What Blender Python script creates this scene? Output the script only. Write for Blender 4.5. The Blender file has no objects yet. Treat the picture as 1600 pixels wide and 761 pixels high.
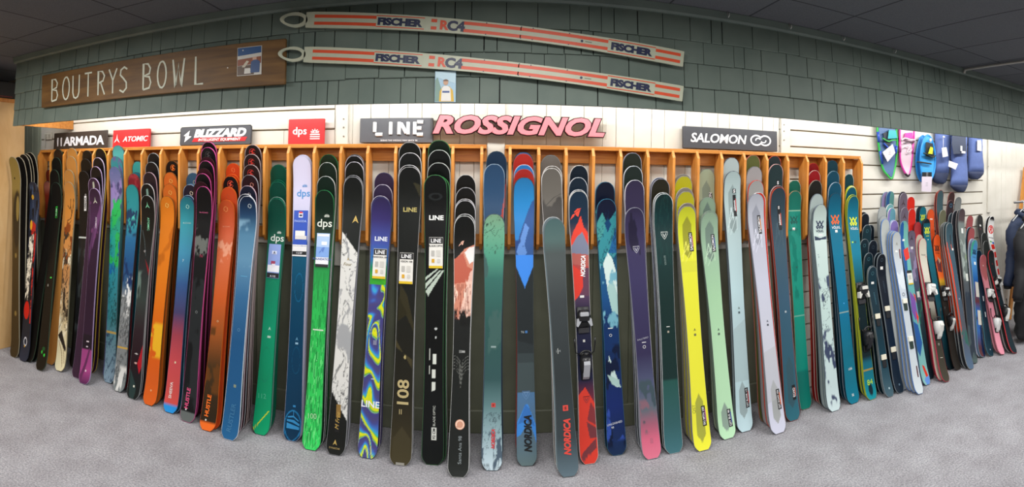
import bpy, math, random
import numpy as np
from mathutils import Vector, Matrix

C = bpy.context.scene.collection
SC = bpy.context.scene
R = random.Random(7)

# ------------------------------------------------------------------ camera, world, light, exposure
F, PX0, PY0, ROLL = 805.0, 763.0, 272.0, 10.2/805.0      # a stitched cylindrical panorama
CAM_Z = 1.68
cam = bpy.data.objects.new('camera', bpy.data.cameras.new('camera'))
C.objects.link(cam)
cam.data.type = 'PANO'
cam.data.panorama_type = 'CENTRAL_CYLINDRICAL'
cam.data.central_cylindrical_range_u_min = -PX0/F
cam.data.central_cylindrical_range_u_max = (1600-PX0)/F
cam.data.central_cylindrical_range_v_min = -(761-PY0)/F
cam.data.central_cylindrical_range_v_max = PY0/F
cam.data.central_cylindrical_radius = 1.0
cam.data.clip_start = 0.05
cam.matrix_world = Matrix.Translation((0, 0, CAM_Z)) @ Matrix.Rotation(math.pi/2, 4, 'X') @ Matrix.Rotation(ROLL, 4, 'Z')
SC.camera = cam
CM = cam.matrix_world.copy()
SC.view_settings.view_transform = 'Standard'
SC.view_settings.look = 'None'
SC.view_settings.gamma = 1.0
SC.view_settings.exposure = -0.28
SC.view_settings.use_curve_mapping = False

world = bpy.data.worlds.new('world'); SC.world = world
world.use_nodes = True
bg = world.node_tree.nodes['Background']
bg.inputs[0].default_value = (0.95, 0.97, 1.0, 1); bg.inputs[1].default_value = 0.06

def area(name, loc, size, power, rot=(0, 0, 0), col=(1, 0.985, 0.965)):
    l = bpy.data.lights.new(name, 'AREA'); l.shape = 'RECTANGLE'; l.size, l.size_y = size
    l.energy = power; l.color = col
    o = bpy.data.objects.new(name, l); C.objects.link(o); o.location = loc; o.rotation_euler = rot
    return o
# fluorescent troffers in the shop ceiling over the aisle
for x in (-2.7, 0.1, 2.9, 5.4):
    area('ceiling_lamp', (x, 1.35, 2.57), (1.25, 0.4), 58)
    area('ceiling_lamp', (x, -0.9, 2.57), (1.25, 0.4), 50)
WALL_Y, DIV_Y, VAL_Y = 3.36, 3.19, 2.70
# fluorescent tubes hidden behind the shingled valance
for x0 in (-2.92, -1.65, -0.35, 0.95, 2.25, 3.55, 4.85, 6.15):
    area('cove_tube_lamp', (float(x0), 2.86, 2.3), (1.2, 0.06), 11, (math.radians(38), 0, 0), (1, 0.985, 0.95))

def at(px, py, Y):
    th = (px-PX0)/F
    d = CM.to_3x3() @ Vector((math.sin(th), (PY0-py)/F, -math.cos(th)))
    k = Y/d.y
    return Vector((0, 0, CAM_Z)) + d*k
def at_floor(px, py, z=0.0):
    th = (px-PX0)/F
    d = CM.to_3x3() @ Vector((math.sin(th), (PY0-py)/F, -math.cos(th)))
    return Vector((0, 0, CAM_Z)) + d*((z-CAM_Z)/d.z)

# ------------------------------------------------------------------ materials
def lin(h):
    h = h.lstrip('#'); v = np.array([int(h[i:i+2], 16)/255 for i in (0, 2, 4)])
    return np.where(v <= 0.04045, v/12.92, ((v+0.055)/1.055)**2.4)
MATS = {}
def new_mat(name):
    m = bpy.data.materials.new(name); m.use_nodes = True
    return m, m.node_tree.nodes, m.node_tree.links, m.node_tree.nodes['Principled BSDF']
def flat(hexcol, rough=0.45, metal=0.0, vary=0.06, spec=0.5):
    k = (hexcol, rough, metal)
    if k in MATS: return MATS[k]
    m, N, L, b = new_mat('paint_'+hexcol.strip('#'))
    b.inputs['Roughness'].default_value = rough; b.inputs['Metallic'].default_value = metal
    b.inputs['Specular IOR Level'].default_value = spec
    tc = N.new('ShaderNodeTexCoord'); nz = N.new('ShaderNodeTexNoise'); nz.inputs['Scale'].default_value = 30
    L.new(tc.outputs['Object'], nz.inputs['Vector'])
    mx = N.new('ShaderNodeMixRGB'); c = lin(hexcol)
    mx.inputs[1].default_value = (*(c*(1-vary)), 1); mx.inputs[2].default_value = (*np.minimum(c*(1+vary), 1), 1)
    L.new(nz.outputs['Fac'], mx.inputs[0]); L.new(mx.outputs[0], b.inputs['Base Color'])
    MATS[k] = m
    return m
def print_mat():
    m, N, L, b = new_mat('printed_topsheet')
    a = N.new('ShaderNodeAttribute'); a.attribute_name = 'print'
    tc = N.new('ShaderNodeTexCoord'); nz = N.new('ShaderNodeTexNoise'); nz.inputs['Scale'].default_value = 60
    L.new(tc.outputs['Object'], nz.inputs['Vector'])
    mr = N.new('ShaderNodeMapRange'); mr.inputs[3].default_value = 0.28; mr.inputs[4].default_value = 0.42
    L.new(nz.outputs['Fac'], mr.inputs[0]); L.new(mr.outputs[0], b.inputs['Roughness'])
    L.new(a.outputs['Color'], b.inputs['Base Color'])
    b.inputs['Specular IOR Level'].default_value = 0.28
    return m
PRINT = print_mat()
def ramp(N, stops):
    r = N.new('ShaderNodeValToRGB'); e = r.color_ramp.elements
    while len(e) < len(stops): e.new(0.5)
    for q, (p, h) in zip(e, stops):
        q.position = p; q.color = (*lin(h), 1)
    return r
def wood(name, a, b_, c, scale=(1.5, 14, 14), rough=0.42):
    m, N, L, b = new_mat(name)
    tc = N.new('ShaderNodeTexCoord'); mp = N.new('ShaderNodeMapping'); mp.inputs['Scale'].default_value = scale
    L.new(tc.outputs['Object'], mp.inputs[0])
    nz = N.new('ShaderNodeTexNoise'); nz.inputs['Scale'].default_value = 3; nz.inputs['Detail'].default_value = 6; nz.inputs['Distortion'].default_value = 0.6
    L.new(mp.outputs[0], nz.inputs['Vector'])
    r = ramp(N, [(0.3, a), (0.52, b_), (0.75, c)])
    L.new(nz.outputs['Fac'], r.inputs[0]); L.new(r.outputs[0], b.inputs['Base Color'])
    b.inputs['Roughness'].default_value = rough
    bp = N.new('ShaderNodeBump'); bp.inputs['Strength'].default_value = 0.12; bp.inputs['Distance'].default_value = 0.004
    L.new(nz.outputs['Fac'], bp.inputs['Height']); L.new(bp.outputs[0], b.inputs['Normal'])
    return m
OAK = wood('orange_oak', '#b8702b', '#cc873a', '#d8994e', (16, 16, 1.6))
OAK_H = wood('orange_oak_rail', '#b46b28', '#c98336', '#d59549', (1.2, 16, 16))
PLY = wood('pale_plywood', '#c79c63', '#d6ad76', '#dfba86', (2, 2, 0.8), 0.5)
SIGNWOOD = wood('dark_stained_plank', '#553a1a', '#6b4b22', '#7a582c', (0.8, 6, 9), 0.55)

def wallpaint(name, a, b_, rough=0.5):
    m, N, L, b = new_mat(name)
    tc = N.new('ShaderNodeTexCoord'); nz = N.new('ShaderNodeTexNoise'); nz.inputs['Scale'].default_value = 5; nz.inputs['Detail'].default_value = 5
    L.new(tc.outputs['Object'], nz.inputs['Vector'])
    r = ramp(N, [(0.35, a), (0.65, b_)]); L.new(nz.outputs['Fac'], r.inputs[0]); L.new(r.outputs[0], b.inputs['Base Color'])
    b.inputs['Roughness'].default_value = rough
    return m
WHITE_PLANK = wallpaint('white_painted_plank', '#d3cfc4', '#dcd8ce', 0.42)
SAGE = wallpaint('sage_panel_shade_tint', '#6c6f5d', '#767966', 0.5)  # sage paint, its colour taken darker for the shade behind the skis
GAP = wallpaint('plank_gap', '#85775c', '#938468', 0.8)
SHINGLE = wallpaint('green_grey_shingle', '#5f6d65', '#6a776e', 0.62)
BACKING = wallpaint('dark_backing', '#1c201e', '#232826', 0.8)
CROWN = wallpaint('green_grey_crown', '#62706a', '#6c7a73', 0.5)

def carpet():
    m, N, L, b = new_mat('grey_flecked_carpet')
    tc = N.new('ShaderNodeTexCoord')
    n1 = N.new('ShaderNodeTexNoise'); n1.inputs['Scale'].default_value = 95; n1.inputs['Detail'].default_value = 3
    n2 = N.new('ShaderNodeTexNoise'); n2.inputs['Scale'].default_value = 5; n2.inputs['Detail'].default_value = 4
    n3 = N.new('ShaderNodeTexVoronoi'); n3.inputs['Scale'].default_value = 75
    for n in (n1, n2, n3): L.new(tc.outputs['Object'], n.inputs['Vector'])
    r1 = ramp(N, [(0.3, '#8b8b90'), (0.5, '#a5a5a8'), (0.7, '#bbbabd')]); L.new(n1.outputs['Fac'], r1.inputs[0])
    r2 = ramp(N, [(0.3, '#e4e2e2'), (0.7, '#ffffff')]); L.new(n2.outputs['Fac'], r2.inputs[0])
    r3 = ramp(N, [(0.0, '#ffffff'), (0.09, '#eeeae8'), (0.16, '#a8a7aa')]); L.new(n3.outputs['Distance'], r3.inputs[0])
    m1 = N.new('ShaderNodeMixRGB'); m1.blend_type = 'MULTIPLY'; m1.inputs[0].default_value = 1
    L.new(r1.outputs[0], m1.inputs[1]); L.new(r2.outputs[0], m1.inputs[2])
    m2 = N.new('ShaderNodeMixRGB'); m2.blend_type = 'SOFT_LIGHT'; m2.inputs[0].default_value = 0.7
    L.new(m1.outputs[0], m2.inputs[1]); L.new(r3.outputs[0], m2.inputs[2])
    L.new(m2.outputs[0], b.inputs['Base Color']); b.inputs['Roughness'].default_value = 0.95
    b.inputs['Specular IOR Level'].default_value = 0.1
    bp = N.new('ShaderNodeBump'); bp.inputs['Strength'].default_value = 0.5; bp.inputs['Distance'].default_value = 0.006
    L.new(n1.outputs['Fac'], bp.inputs['Height']); L.new(bp.outputs[0], b.inputs['Normal'])
    return m
def ceiling_mat():
    m, N, L, b = new_mat('dark_ceiling_tile')
    tc = N.new('ShaderNodeTexCoord'); br = N.new('ShaderNodeTexBrick'); br.offset = 0
    mp = N.new('ShaderNodeMapping'); mp.inputs['Location'].default_value = (0.03, 0.1, 0)
    L.new(tc.outputs['Object'], mp.inputs[0]); L.new(mp.outputs[0], br.inputs['Vector'])
    br.inputs['Scale'].default_value = 1; br.inputs['Brick Width'].default_value = 0.5; br.inputs['Row Height'].default_value = 1.2
    br.inputs['Mortar Size'].default_value = 0.006
    br.inputs['Color1'].default_value = (*lin('#5d6065'), 1); br.inputs['Color2'].default_value = (*lin('#63666c'), 1); br.inputs['Mortar'].default_value = (*lin('#303338'), 1)
    nz = N.new('ShaderNodeTexNoise'); nz.inputs['Scale'].default_value = 180; L.new(tc.outputs['Object'], nz.inputs['Vector'])
    mx = N.new('ShaderNodeMixRGB'); mx.blend_type = 'OVERLAY'; mx.inputs[0].default_value = 0.4
    L.new(br.outputs[0], mx.inputs[1]); L.new(nz.outputs['Fac'], mx.inputs[2]); L.new(mx.outputs[0], b.inputs['Base Color'])
    b.inputs['Roughness'].default_value = 0.9
    return m

# ------------------------------------------------------------------ mesh helpers
class MB:
    def __init__(s): s.v, s.f, s.m, s.mats = [], [], [], []
    def mi(s, mat):
        if mat not in s.mats: s.mats.append(mat)
        return s.mats.index(mat)
    def add(s, vs, fs, mat):
        o = len(s.v); k = s.mi(mat)
        s.v += [tuple(p) for p in vs]
        for f in fs: s.f.append(tuple(i+o for i in f)); s.m.append(k)
        return s
    def box(s, lo, hi, mat, M=None, bev=0.0):
        (x0, y0, z0), (x1, y1, z1) = lo, hi
        if bev <= 0:
            v = [(x0,y0,z0),(x1,y0,z0),(x1,y1,z0),(x0,y1,z0),(x0,y0,z1),(x1,y0,z1),(x1,y1,z1),(x0,y1,z1)]
            f = [(0,3,2,1),(4,5,6,7),(0,1,5,4),(1,2,6,5),(2,3,7,6),(3,0,4,7)]
        else:
            b = bev
            ring = lambda z, e: [(x0+b-e*0+ (0 if 1 else 0), y0+e, z)]
            v = []
            def oct_(z, i):
                return [(x0+b,y0+i,z),(x1-b,y0+i,z),(x1-i,y0+b,z),(x1-i,y1-b,z),(x1-b,y1-i,z),(x0+b,y1-i,z),(x0+i,y1-b,z),(x0+i,y0+b,z)]
            v = oct_(z0, b*0.6)+oct_(z0+b, 0)+oct_(z1-b, 0)+oct_(z1, b*0.6)
            f = [tuple(range(7, -1, -1)), tuple(range(24, 32))]
            for r in range(3):
                for i in range(8):
                    j = (i+1) % 8
                    f.append((r*8+i, r*8+j, r*8+8+j, r*8+8+i))
        if M: v = [M @ Vector(p) for p in v]
        return s.add(v, f, mat)
    def prism(s, poly, a, b, axis, mat, M=None):
        """extrude a 2-D polygon along axis ('x','y','z') from a to b"""
        def P(u, w, t): return {'x': (t, u, w), 'y': (u, t, w), 'z': (u, w, t)}[axis]
        n = len(poly)
        v = [P(u, w, a) for u, w in poly]+[P(u, w, b) for u, w in poly]
        ar = sum(poly[i][0]*poly[(i+1) % n][1]-poly[(i+1) % n][0]*poly[i][1] for i in range(n))
        fl = (ar > 0) != (axis == 'y')
        if b < a: fl = not fl
        f = [tuple(range(n-1, -1, -1)), tuple(range(n, 2*n))]+[(i, (i+1) % n, n+(i+1) % n, n+i) for i in range(n)]
        if not fl: f = [tuple(reversed(q)) for q in f]
        if M: v = [M @ Vector(p) for p in v]
        return s.add(v, f, mat)
    def tube(s, pts, r, mat, seg=8, closed=False, M=None):
        pts = [Vector(p) for p in pts]; n = len(pts); v = []; f = []
        rr = r if isinstance(r, (list, tuple)) else [r]*n
        up = None
        for i, p in enumerate(pts):
            a = pts[i-1] if (i or closed) else p
            b = pts[(i+1) % n] if (i < n-1 or closed) else p
            t = (b-a).normalized()
            if up is None: up = Vector((0, 0, 1)) if abs(t.z) < 0.9 else Vector((1, 0, 0))
            x = t.cross(up).normalized(); y = x.cross(t).normalized(); up = y
            for k in range(seg):
                q = 2*math.pi*k/seg
                v.append(p+x*math.cos(q)*rr[i]+y*math.sin(q)*rr[i])
        for i in range(n if closed else n-1):
            j = (i+1) % n
            for k in range(seg):
                l = (k+1) % seg
                f.append((i*seg+k, i*seg+l, j*seg+l, j*seg+k))
        if not closed:
            f.append(tuple(range(seg-1, -1, -1))); f.append(tuple((n-1)*seg+k for k in range(seg)))
        if M: v = [M @ p for p in v]
        return s.add(v, f, mat)
    def loft(s, rings, mat, cap=True, M=None):
        n = len(rings[0]); v = [p for r in rings for p in r]; f = []
        for i in range(len(rings)-1):
            for k in range(n):
                l = (k+1) % n
                f.append((i*n+k, i*n+l, (i+1)*n+l, (i+1)*n+k))
        if cap:
            f.append(tuple(range(n-1, -1, -1))); f.append(tuple((len(rings)-1)*n+k for k in range(n)))
        if M: v = [M @ Vector(p) for p in v]
        return s.add(v, f, mat)
    def build(s, name, parent=None, smooth=False, loc=None):
        me = bpy.data.meshes.new(name)
        vs = s.v
        if loc is not None: vs = [tuple(Vector(p)-Vector(loc)) for p in s.v]
        me.from_pydata([tuple(p) for p in vs], [], s.f)
        for m in s.mats: me.materials.append(m)
        me.polygons.foreach_set('material_index', s.m)
        if smooth: me.polygons.foreach_set('use_smooth', [True]*len(s.f))
        me.update()
        o = bpy.data.objects.new(name, me); C.objects.link(o)
        if loc is not None: o.location = loc
        if parent: put(o, parent)
        return o
def put(o, parent):
    o.parent = parent
    o.matrix_parent_inverse = Matrix.Translation(-Vector(parent.location)) if parent.parent is None else Matrix.Identity(4)
    return o
def thing(name, label, cat, loc, group=None):
    o = bpy.data.objects.new(name, None); C.objects.link(o); o.location = loc; o.empty_display_size = 0.1
    return tag(o, label, cat, group)
def tag(o, label, cat, group=None):
    o['label'] = label; o['category'] = cat
    if group: o['group'] = group
    return o
def struct(o): o['kind'] = 'structure'; return o

TXT = {}
def text2d(s, bold=0.0, shear=0.0, wide=1.0, space=1.0):
    """outline text filled as 2-D triangles, centred, cap height 1"""
    k = (s, bold, shear, wide, space)
    if k in TXT: return TXT[k]
    cu = bpy.data.curves.new('t', 'FONT'); cu.body = s; cu.size = 1.0; cu.resolution_u = 3
    cu.offset = bold; cu.shear = shear; cu.space_character = space; cu.fill_mode = 'FRONT'; cu.dimensions = '2D'
    ob = bpy.data.objects.new('t', cu)
    me = ob.to_mesh()
    v = np.array([(p.co.x, p.co.y) for p in me.vertices]); f = [tuple(p.vertices) for p in me.polygons]
    ob.to_mesh_clear(); bpy.data.objects.remove(ob); bpy.data.curves.remove(cu)
    v[:, 0] *= wide
    cap = 0.695
    v = v/cap
    v[:, 0] -= (v[:, 0].min()+v[:, 0].max())/2
    v[:, 1] -= 0.5
    TXT[k] = (v, f)
    return TXT[k]
def text3d(mb, s, size, mat, M, thick=0.004, **kw):
    """a solid block of lettering, front face towards M's +z"""
    v, f = text2d(s, **kw)
    n = len(v); V = [(x*size, y*size, thick) for x, y in v]+[(x*size, y*size, 0) for x, y in v]
    edges = {}
    FF = []
    for q in f:
        FF.append(q)
        for a, b in zip(q, q[1:]+q[:1]): edges[(a, b)] = edges.get((a, b), 0)+1
    for (a, b) in list(edges):
        if (b, a) not in edges: FF.append((b, a, a+n, b+n))
    mb.add([M @ Vector(p) for p in V], FF, mat)
    return (v[:, 0].max()-v[:, 0].min())*size
def stroke(pts, w):
    """a polyline as flat quads of width w, mitred"""
    P = [Vector((p[0], p[1])) for p in pts]; n = len(P); V = []; Fc = []
    for i in range(n):
        a = P[max(i-1, 0)]; b = P[min(i+1, n-1)]
        t = (b-a); t = t.normalized() if t.length > 1e-9 else Vector((1, 0))
        if 0 < i < n-1:
            t1 = (P[i]-P[i-1]).normalized(); t2 = (P[i+1]-P[i]).normalized()
            c = max(0.45, math.sqrt(max(0.0, (1+t1.dot(t2))/2)))
        else: c = 1
        q = Vector((-t.y, t.x))*(w/2/c)
        V += [tuple(P[i]+q), tuple(P[i]-q)]
    for i in range(n-1): Fc.append((2*i, 2*i+1, 2*i+3, 2*i+2))
    return V, Fc
def arc(cx, cy, rx, ry, a0, a1, n=14):
    return [(cx+rx*math.cos(math.radians(a0+(a1-a0)*i/n)), cy+ry*math.sin(math.radians(a0+(a1-a0)*i/n))) for i in range(n+1)]

# logos as 2-D pieces (verts, faces) in a box about one unit high
def logo2d(kind):
    out = []
    def poly(p): out.append((list(p), [tuple(range(len(p)))]))
    def st(p, w): out.append(stroke(p, w))
    if kind == 'spike':
        poly([(-.07,-.05),(.07,-.05),(0,.5)]); poly([(-.09,-.02),(-.02,-.2),(-.2,-.38),(-.42,-.5)]); poly([(.02,-.2),(.09,-.02),(.42,-.5),(.2,-.38)])
    elif kind == 'ring':
        st(arc(0,0,.38,.42,70,215), .13); st(arc(0,0,.38,.42,250,395), .13); poly([(-.45,-.3),(-.1,-.3),(-.3,-.02)]); poly([(.45,.3),(.1,.3),(.3,.02)])
    elif kind == 'bolt':
        poly([(.35,.5),(-.35,.1),(.0,-.02)]); poly([(.35,.5),(.0,-.02),(.12,.2)]); poly([(-.35,.1),(-.1,.12),(.35,-.08)]); poly([(-.3,-.5),(.35,-.08),(-.05,.02)]); st(arc(0,0,.46,.48,20,340,20), .07)
    elif kind == 'vv':
        for x in (-.26, .26):
            st([(x-.3,.5),(x+.2,-.28)], .15); st([(x+.3,.5),(x-.2,-.28)], .15)
        st([(-.56,-.2),(-.36,-.5),(-.2,-.28)], .13); st([(.56,-.2),(.36,-.5),(.2,-.28)], .13); st([(-.1,-.3),(0,-.48),(.1,-.3)], .13)
    elif kind == 'sun':
        for a in (15, 50, 90, 130, 165):
            c, s = math.cos(math.radians(a)), math.sin(math.radians(a)); st([(c*.18,s*.18),(c*.55,s*.45)], .1)
        st([(-.5,-.08),(.5,-.08)], .09); st(arc(0,0,.16,.16,0,180), .07)
    elif kind == 'shield':
        st([(-.45,.42),(.45,.42),(.4,.1),(.18,-.3),(0,-.5),(-.18,-.3),(-.4,.1),(-.45,.42),(.45,.42)], .07); st([(-.22,.25),(0,-.2),(.22,.25)], .1)
    elif kind == 'peak':
        poly([(-.5,-.5),(-.3,-.05),(.0,.1),(-.15,-.2)]); poly([(-.1,.1),(.5,.5),(.15,.48),(-.15,.2)]); poly([(-.02,.12),(.42,.42),(.22,-.25),(.0,-.1)])
    elif kind == 'chev':
        poly([(0,.5),(-.42,-.5),(-.2,-.32),(0,.1)]); poly([(0,.5),(0,.1),(.2,-.32),(.42,-.5)]); poly([(-.2,-.32),(0,-.18),(0,.0)]); poly([(.2,-.32),(0,.0),(0,-.18)])
    elif kind == 'oval_s':
        st(arc(-.5,0,.62,.5,35,330,24), .16); st(arc(.5,0,.62,.5,-145,150,24), .16); st(arc(-.3,.02,.28,.2,200,20), .12); st(arc(.3,-.02,.28,.2,20,-160), .12)
    elif kind == 'disc':
        poly(arc(0,0,.5,.5,0,350,22))
    elif kind == 'circle':
        st(arc(0,0,.42,.42,0,360,22), .12)
    elif kind == 'tree':
        poly([(-.5,-.5),(.5,-.5),(.5,-.32),(-.5,-.12)]); poly([(-.5,-.02),(-.05,-.06),(.5,-.24),(.5,-.1),(.05,.12),(-.5,.12)]); poly([(-.45,.22),(0,.3),(.42,.05),(.42,.14),(0,.42),(-.45,.32)]); st([(0,.42),(0,.8)], .05)
    elif kind == 'hex':
        poly([(-.5,-.34),(-.28,-.5),(.28,-.5),(.5,-.34),(.5,.34),(.0,.5),(-.5,.34)])
    elif kind == 'square':
        poly([(-.5,-.5),(.5,-.5),(.5,.5),(-.5,.5)])
    return out
# ------------------------------------------------------------------ the room
Z_VAL, Z_CROWN, Z_CEIL = 2.0486, 2.586, 2.635
mb = MB(); mb.box((-6.2, -3.4, -0.06), (7.4, WALL_Y+0.04, 0), carpet()); struct(mb.build('floor'))
mb = MB(); mb.box((-6.2, -3.4, Z_CEIL), (7.4, WALL_Y+0.04, Z_CEIL+0.06), ceiling_mat()); struct(mb.build('ceiling'))
ROOMWALL = wallpaint('room_wall', '#8b8377', '#968e82', 0.7)
mb = MB(); mb.box((-6.2, -3.46, 0), (7.4, -3.4, Z_CEIL), ROOMWALL); struct(mb.build('wall_rear'))
mb = MB(); mb.box((7.4, -3.4, 0), (7.46, WALL_Y, Z_CEIL), ROOMWALL); struct(mb.build('wall_right'))
mb = MB(); mb.box((-6.26, -3.4, 0), (-6.2, WALL_Y, Z_CEIL), flat('#3a3634', 0.8)); struct(mb.build('wall_left'))

# back wall: backing, white shiplap on both sides, upright white panels in the middle and far right, sage panels low down, coloured darker for shade
mb = MB()
mb.box((-6.2, WALL_Y, 0), (7.4, WALL_Y+0.05, Z_CEIL), GAP)
def shiplap(x0, x1, z0, z1, h):
    z = z0
    while z < z1-0.02:
        t = min(z+h, z1)
        xs = [x0]
        while xs[-1] < x1-1.2: xs.append(min(x1, xs[-1]+R.uniform(1.6, 2.6)))
        if xs[-1] < x1: xs.append(x1)
        for a, b in zip(xs, xs[1:]):
            e = R.uniform(0, 0.003)
            mb.prism([(WALL_Y, z+0.009), (WALL_Y-0.014-e, z+0.009), (WALL_Y-0.016-e, z+0.014), (WALL_Y-0.012-e, t-0.003), (WALL_Y, t)], a+0.001, b-0.001, 'x', WHITE_PLANK)
        z = t
def uprights(x0, x1, z0, z1, w, mat):
    x = x0
    while x < x1-0.02:
        t = min(x+w*R.choice((0.75, 1.0, 1.0, 1.25)), x1); e = R.uniform(0, 0.003)
        mb.box((x+0.0009, WALL_Y-0.013-e, z0), (t-0.0009, WALL_Y, z1), mat, None, 0.003)
        x = t
XL, XR, XV = at(524, 200, WALL_Y).x, at(1216, 200, WALL_Y).x, at(1534, 280, WALL_Y).x
XE = at(66, 230, WALL_Y).x
shiplap(XE, XL, 1.16, 2.6, 0.135)
shiplap(XR, XV, 0.0, 2.6, 0.128)
uprights(XL, XR, 1.16, 2.6, 0.125, WHITE_PLANK)
uprights(XV, 7.4, 0.0, 2.6, 0.13, WHITE_PLANK)
uprights(-6.2, XE, 0.0, 2.6, 0.09, wallpaint('sage_corner_lit_tint', '#9fa694', '#a9b09d', 0.5))  # sage corner boards, colour lightened to look lit
uprights(XE, XR, 0.0, 1.16, 0.2, SAGE)
struct(mb.build('wall_back'))
mb = MB(); mb.box((XE, WALL_Y-0.03, 0), (XR, WALL_Y-0.012, 0.15), SAGE, None, 0.006); struct(mb.build('baseboard_back'))
# white posts on the wall, with screw heads and peg holes
k = 1
for px, w, hs in ((536, 0.085, (186, 199, 213)), (1224, 0.085, (195, 205, 219)), (1543, 0.06, (260,)), (775, 0.115, ())):
    c = at(px, 230, WALL_Y); mb = MB()
    zb, zt = (1.05, 2.6) if px != 1543 else (1.30, 2.5)
    mb.box((c.x-w/2, WALL_Y-0.036, zb), (c.x+w/2, WALL_Y-0.012, zt), WHITE_PLANK, None, 0.004)
    for hy in hs:
        q = at(px+1, hy, WALL_Y-0.036)
        mb.tube([(q.x, WALL_Y-0.036, q.z), (q.x, WALL_Y-0.0395, q.z)], 0.006, flat('#8d887c', 0.5, 0.3), 8)
    o = mb.build('trim_%d' % k); struct(o); k += 1

# pale plywood partition at the left
mb = MB(); X0 = -3.87
mb.box((X0-0.02, 0.9, 0), (X0, 3.07, 2.30), PLY, None, 0.003)
mb.box((X0-0.05, 0.9, 2.30), (X0+0.01, 3.07, 2.335), OAK, None, 0.004)
struct(mb.build('wall_partition'))
mb = MB(); mb.box((-4.19, 2.45, 2.336), (-3.89, 2.98, 2.50), flat('#151416', 0.5), None, 0.008)
mb.box((-3.889, 2.5, 2.352), (-3.886, 2.93, 2.36), flat('#7a1c18', 0.5))
tag(mb.build('storage_box', loc=(-3.97, 2.7, 2.336)), 'black box with a red stripe lying on top of the plywood partition', 'box')

# shingled valance
mb = MB()
VX0, VX1 = at(27, 150, VAL_Y).x, 7.38
mb.box((VX0, VAL_Y, Z_VAL+0.004), (VX1, VAL_Y+0.03, Z_CEIL), BACKING)
mb.box((VX0, VAL_Y+0.031, Z_VAL+0.004), (VX0+0.03, WALL_Y-0.02, Z_VAL+0.13), OAK_H)
rows = 4; rh = (Z_CROWN-Z_VAL)/rows
for r in range(rows):
    x = VX0-0.012*(rows-1-r)*0.9-0.004; z0 = Z_VAL+r*rh; wav = R.uniform(0, 6)
    while x < VX1:
        w = R.choice((0.07, 0.09, 0.11, 0.13, 0.15, 0.17, 0.19))*R.uniform(0.9, 1.1)
        t = min(x+w, VX1); dz = 0.005*math.sin(x*1.3+wav)+R.uniform(-0.0025, 0.0025) if r else R.uniform(-0.001, 0.001)
        g = R.choice((0.0012, 0.002, 0.0035)); e = R.uniform(0, 0.003)
        mb.prism([(VAL_Y-0.001, z0+dz), (VAL_Y-0.017-e, z0+dz), (VAL_Y-0.0185-e, z0+dz+0.004), (VAL_Y-0.004, z0+rh+0.012), (VAL_Y-0.001, z0+rh+0.012)], x+g, t-g, 'x', SHINGLE)
        x = t
struct(mb.build('wall_valance'))
mb = MB()
mb.prism([(VAL_Y+0.0, Z_CROWN-0.004), (VAL_Y-0.022, Z_CROWN-0.004), (VAL_Y-0.03, Z_CROWN+0.008), (VAL_Y-0.034, Z_CEIL-0.002), (VAL_Y, Z_CEIL-0.002)], VX0-0.02, VX1, 'x', CROWN)
struct(mb.build('trim_5'))
# conduit on the ceiling and hooks in the crown
a, b = at(1506, 116, 2.66), at(1600, 97.5, 2.2)
mb = MB(); z = Z_CEIL-0.018; px_ = [(a.x, 2.655, Z_CROWN), (a.x, 2.65, z-0.006), (a.x+0.003, 2.63, z), (a.x, 1.2, z)]
mb.tube(px_, 0.011, flat('#a9a8a2', 0.4, 0.2), 10)
tag(mb.build('conduit_pipe', smooth=True), 'pale conduit pipe running across the dark ceiling towards the viewer', 'pipe')
hk = MB()
h0 = None
for i, (px, py) in enumerate(((1137, 22), (1234, 40), (1317, 63), (1397, 87))):
    c = at(px, py, 2.655)
    if h0 is None:
        mb = MB(); mb.tube([(0, 0, 0), (0, -0.004, -0.022), (0, -0.016, -0.034), (0, -0.026, -0.026), (0, -0.026, -0.012)], 0.0028, flat('#d8d8d4', 0.3, 0.4), 6)
        h0 = o = mb.build('ceiling_hook', smooth=True)
    else: o = h0.copy(); C.objects.link(o)
    o.location = (c.x, 2.66, Z_CEIL-0.004)
    tag(o, 'small white ceiling hook above the shingles, %s' % ('nearest the red striped skis', 'second right of the striped skis', 'third right of the striped skis', 'nearest the conduit pipe')[i], 'hook', 'hooks along the ceiling edge')

# ------------------------------------------------------------------ the two divider racks
DIVPX = [60,78,99,123,146,169,196,222,252,281,309,341.6,376,412,449,490,532,574,618,662,707.5,753,797,842,884,926,969,1012,1052,1090,1127,1163,1198,1231,1261.5,1290,1318,1347]
DX = [3.19*(-1.19955843+0.0563987407*i-(763-762.7)/805) for i in range(38)]
DX = [0.35*DX[i]+0.65*at(DIVPX[i], 300, DIV_Y).x for i in range(38)]
Z_RT = 1.865
def make_rack(label, idx, xa, xb):
    t = thing('ski_rack', label, 'rack', ((xa+xb)/2, WALL_Y-0.1, 1.2), 'divided ski racks on the wall')
    mb = MB(); mb.box((xa, 3.222, Z_RT-0.026), (xb, WALL_Y-0.038, Z_RT), OAK_H, None, 0.003); mb.build('top_board', t)
    mb = MB(); mb.box((xa, WALL_Y-0.056, 1.758), (xb, WALL_Y-0.038, Z_RT-0.0265), OAK_H, None, 0.002); mb.build('back_rail', t)
    mb = MB(); mb.box((xa, WALL_Y-0.056, 1.215), (xb, WALL_Y-0.038, 1.295), OAK_H, None, 0.002); mb.build('back_rail', t)
    for i in idx:
        x = DX[i]; mb = MB(); y1 = WALL_Y-0.0565
        mb.prism([(y1, Z_RT-0.028), (3.235, Z_RT-0.028), (3.221, Z_RT-0.012), (DIV_Y, 1.803), (DIV_Y+0.012, 1.245), (DIV_Y+0.05, 1.205), (y1, 1.205)], x-0.009, x+0.009, 'x', OAK)
        mb.build('divider', t)
    return t
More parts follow.
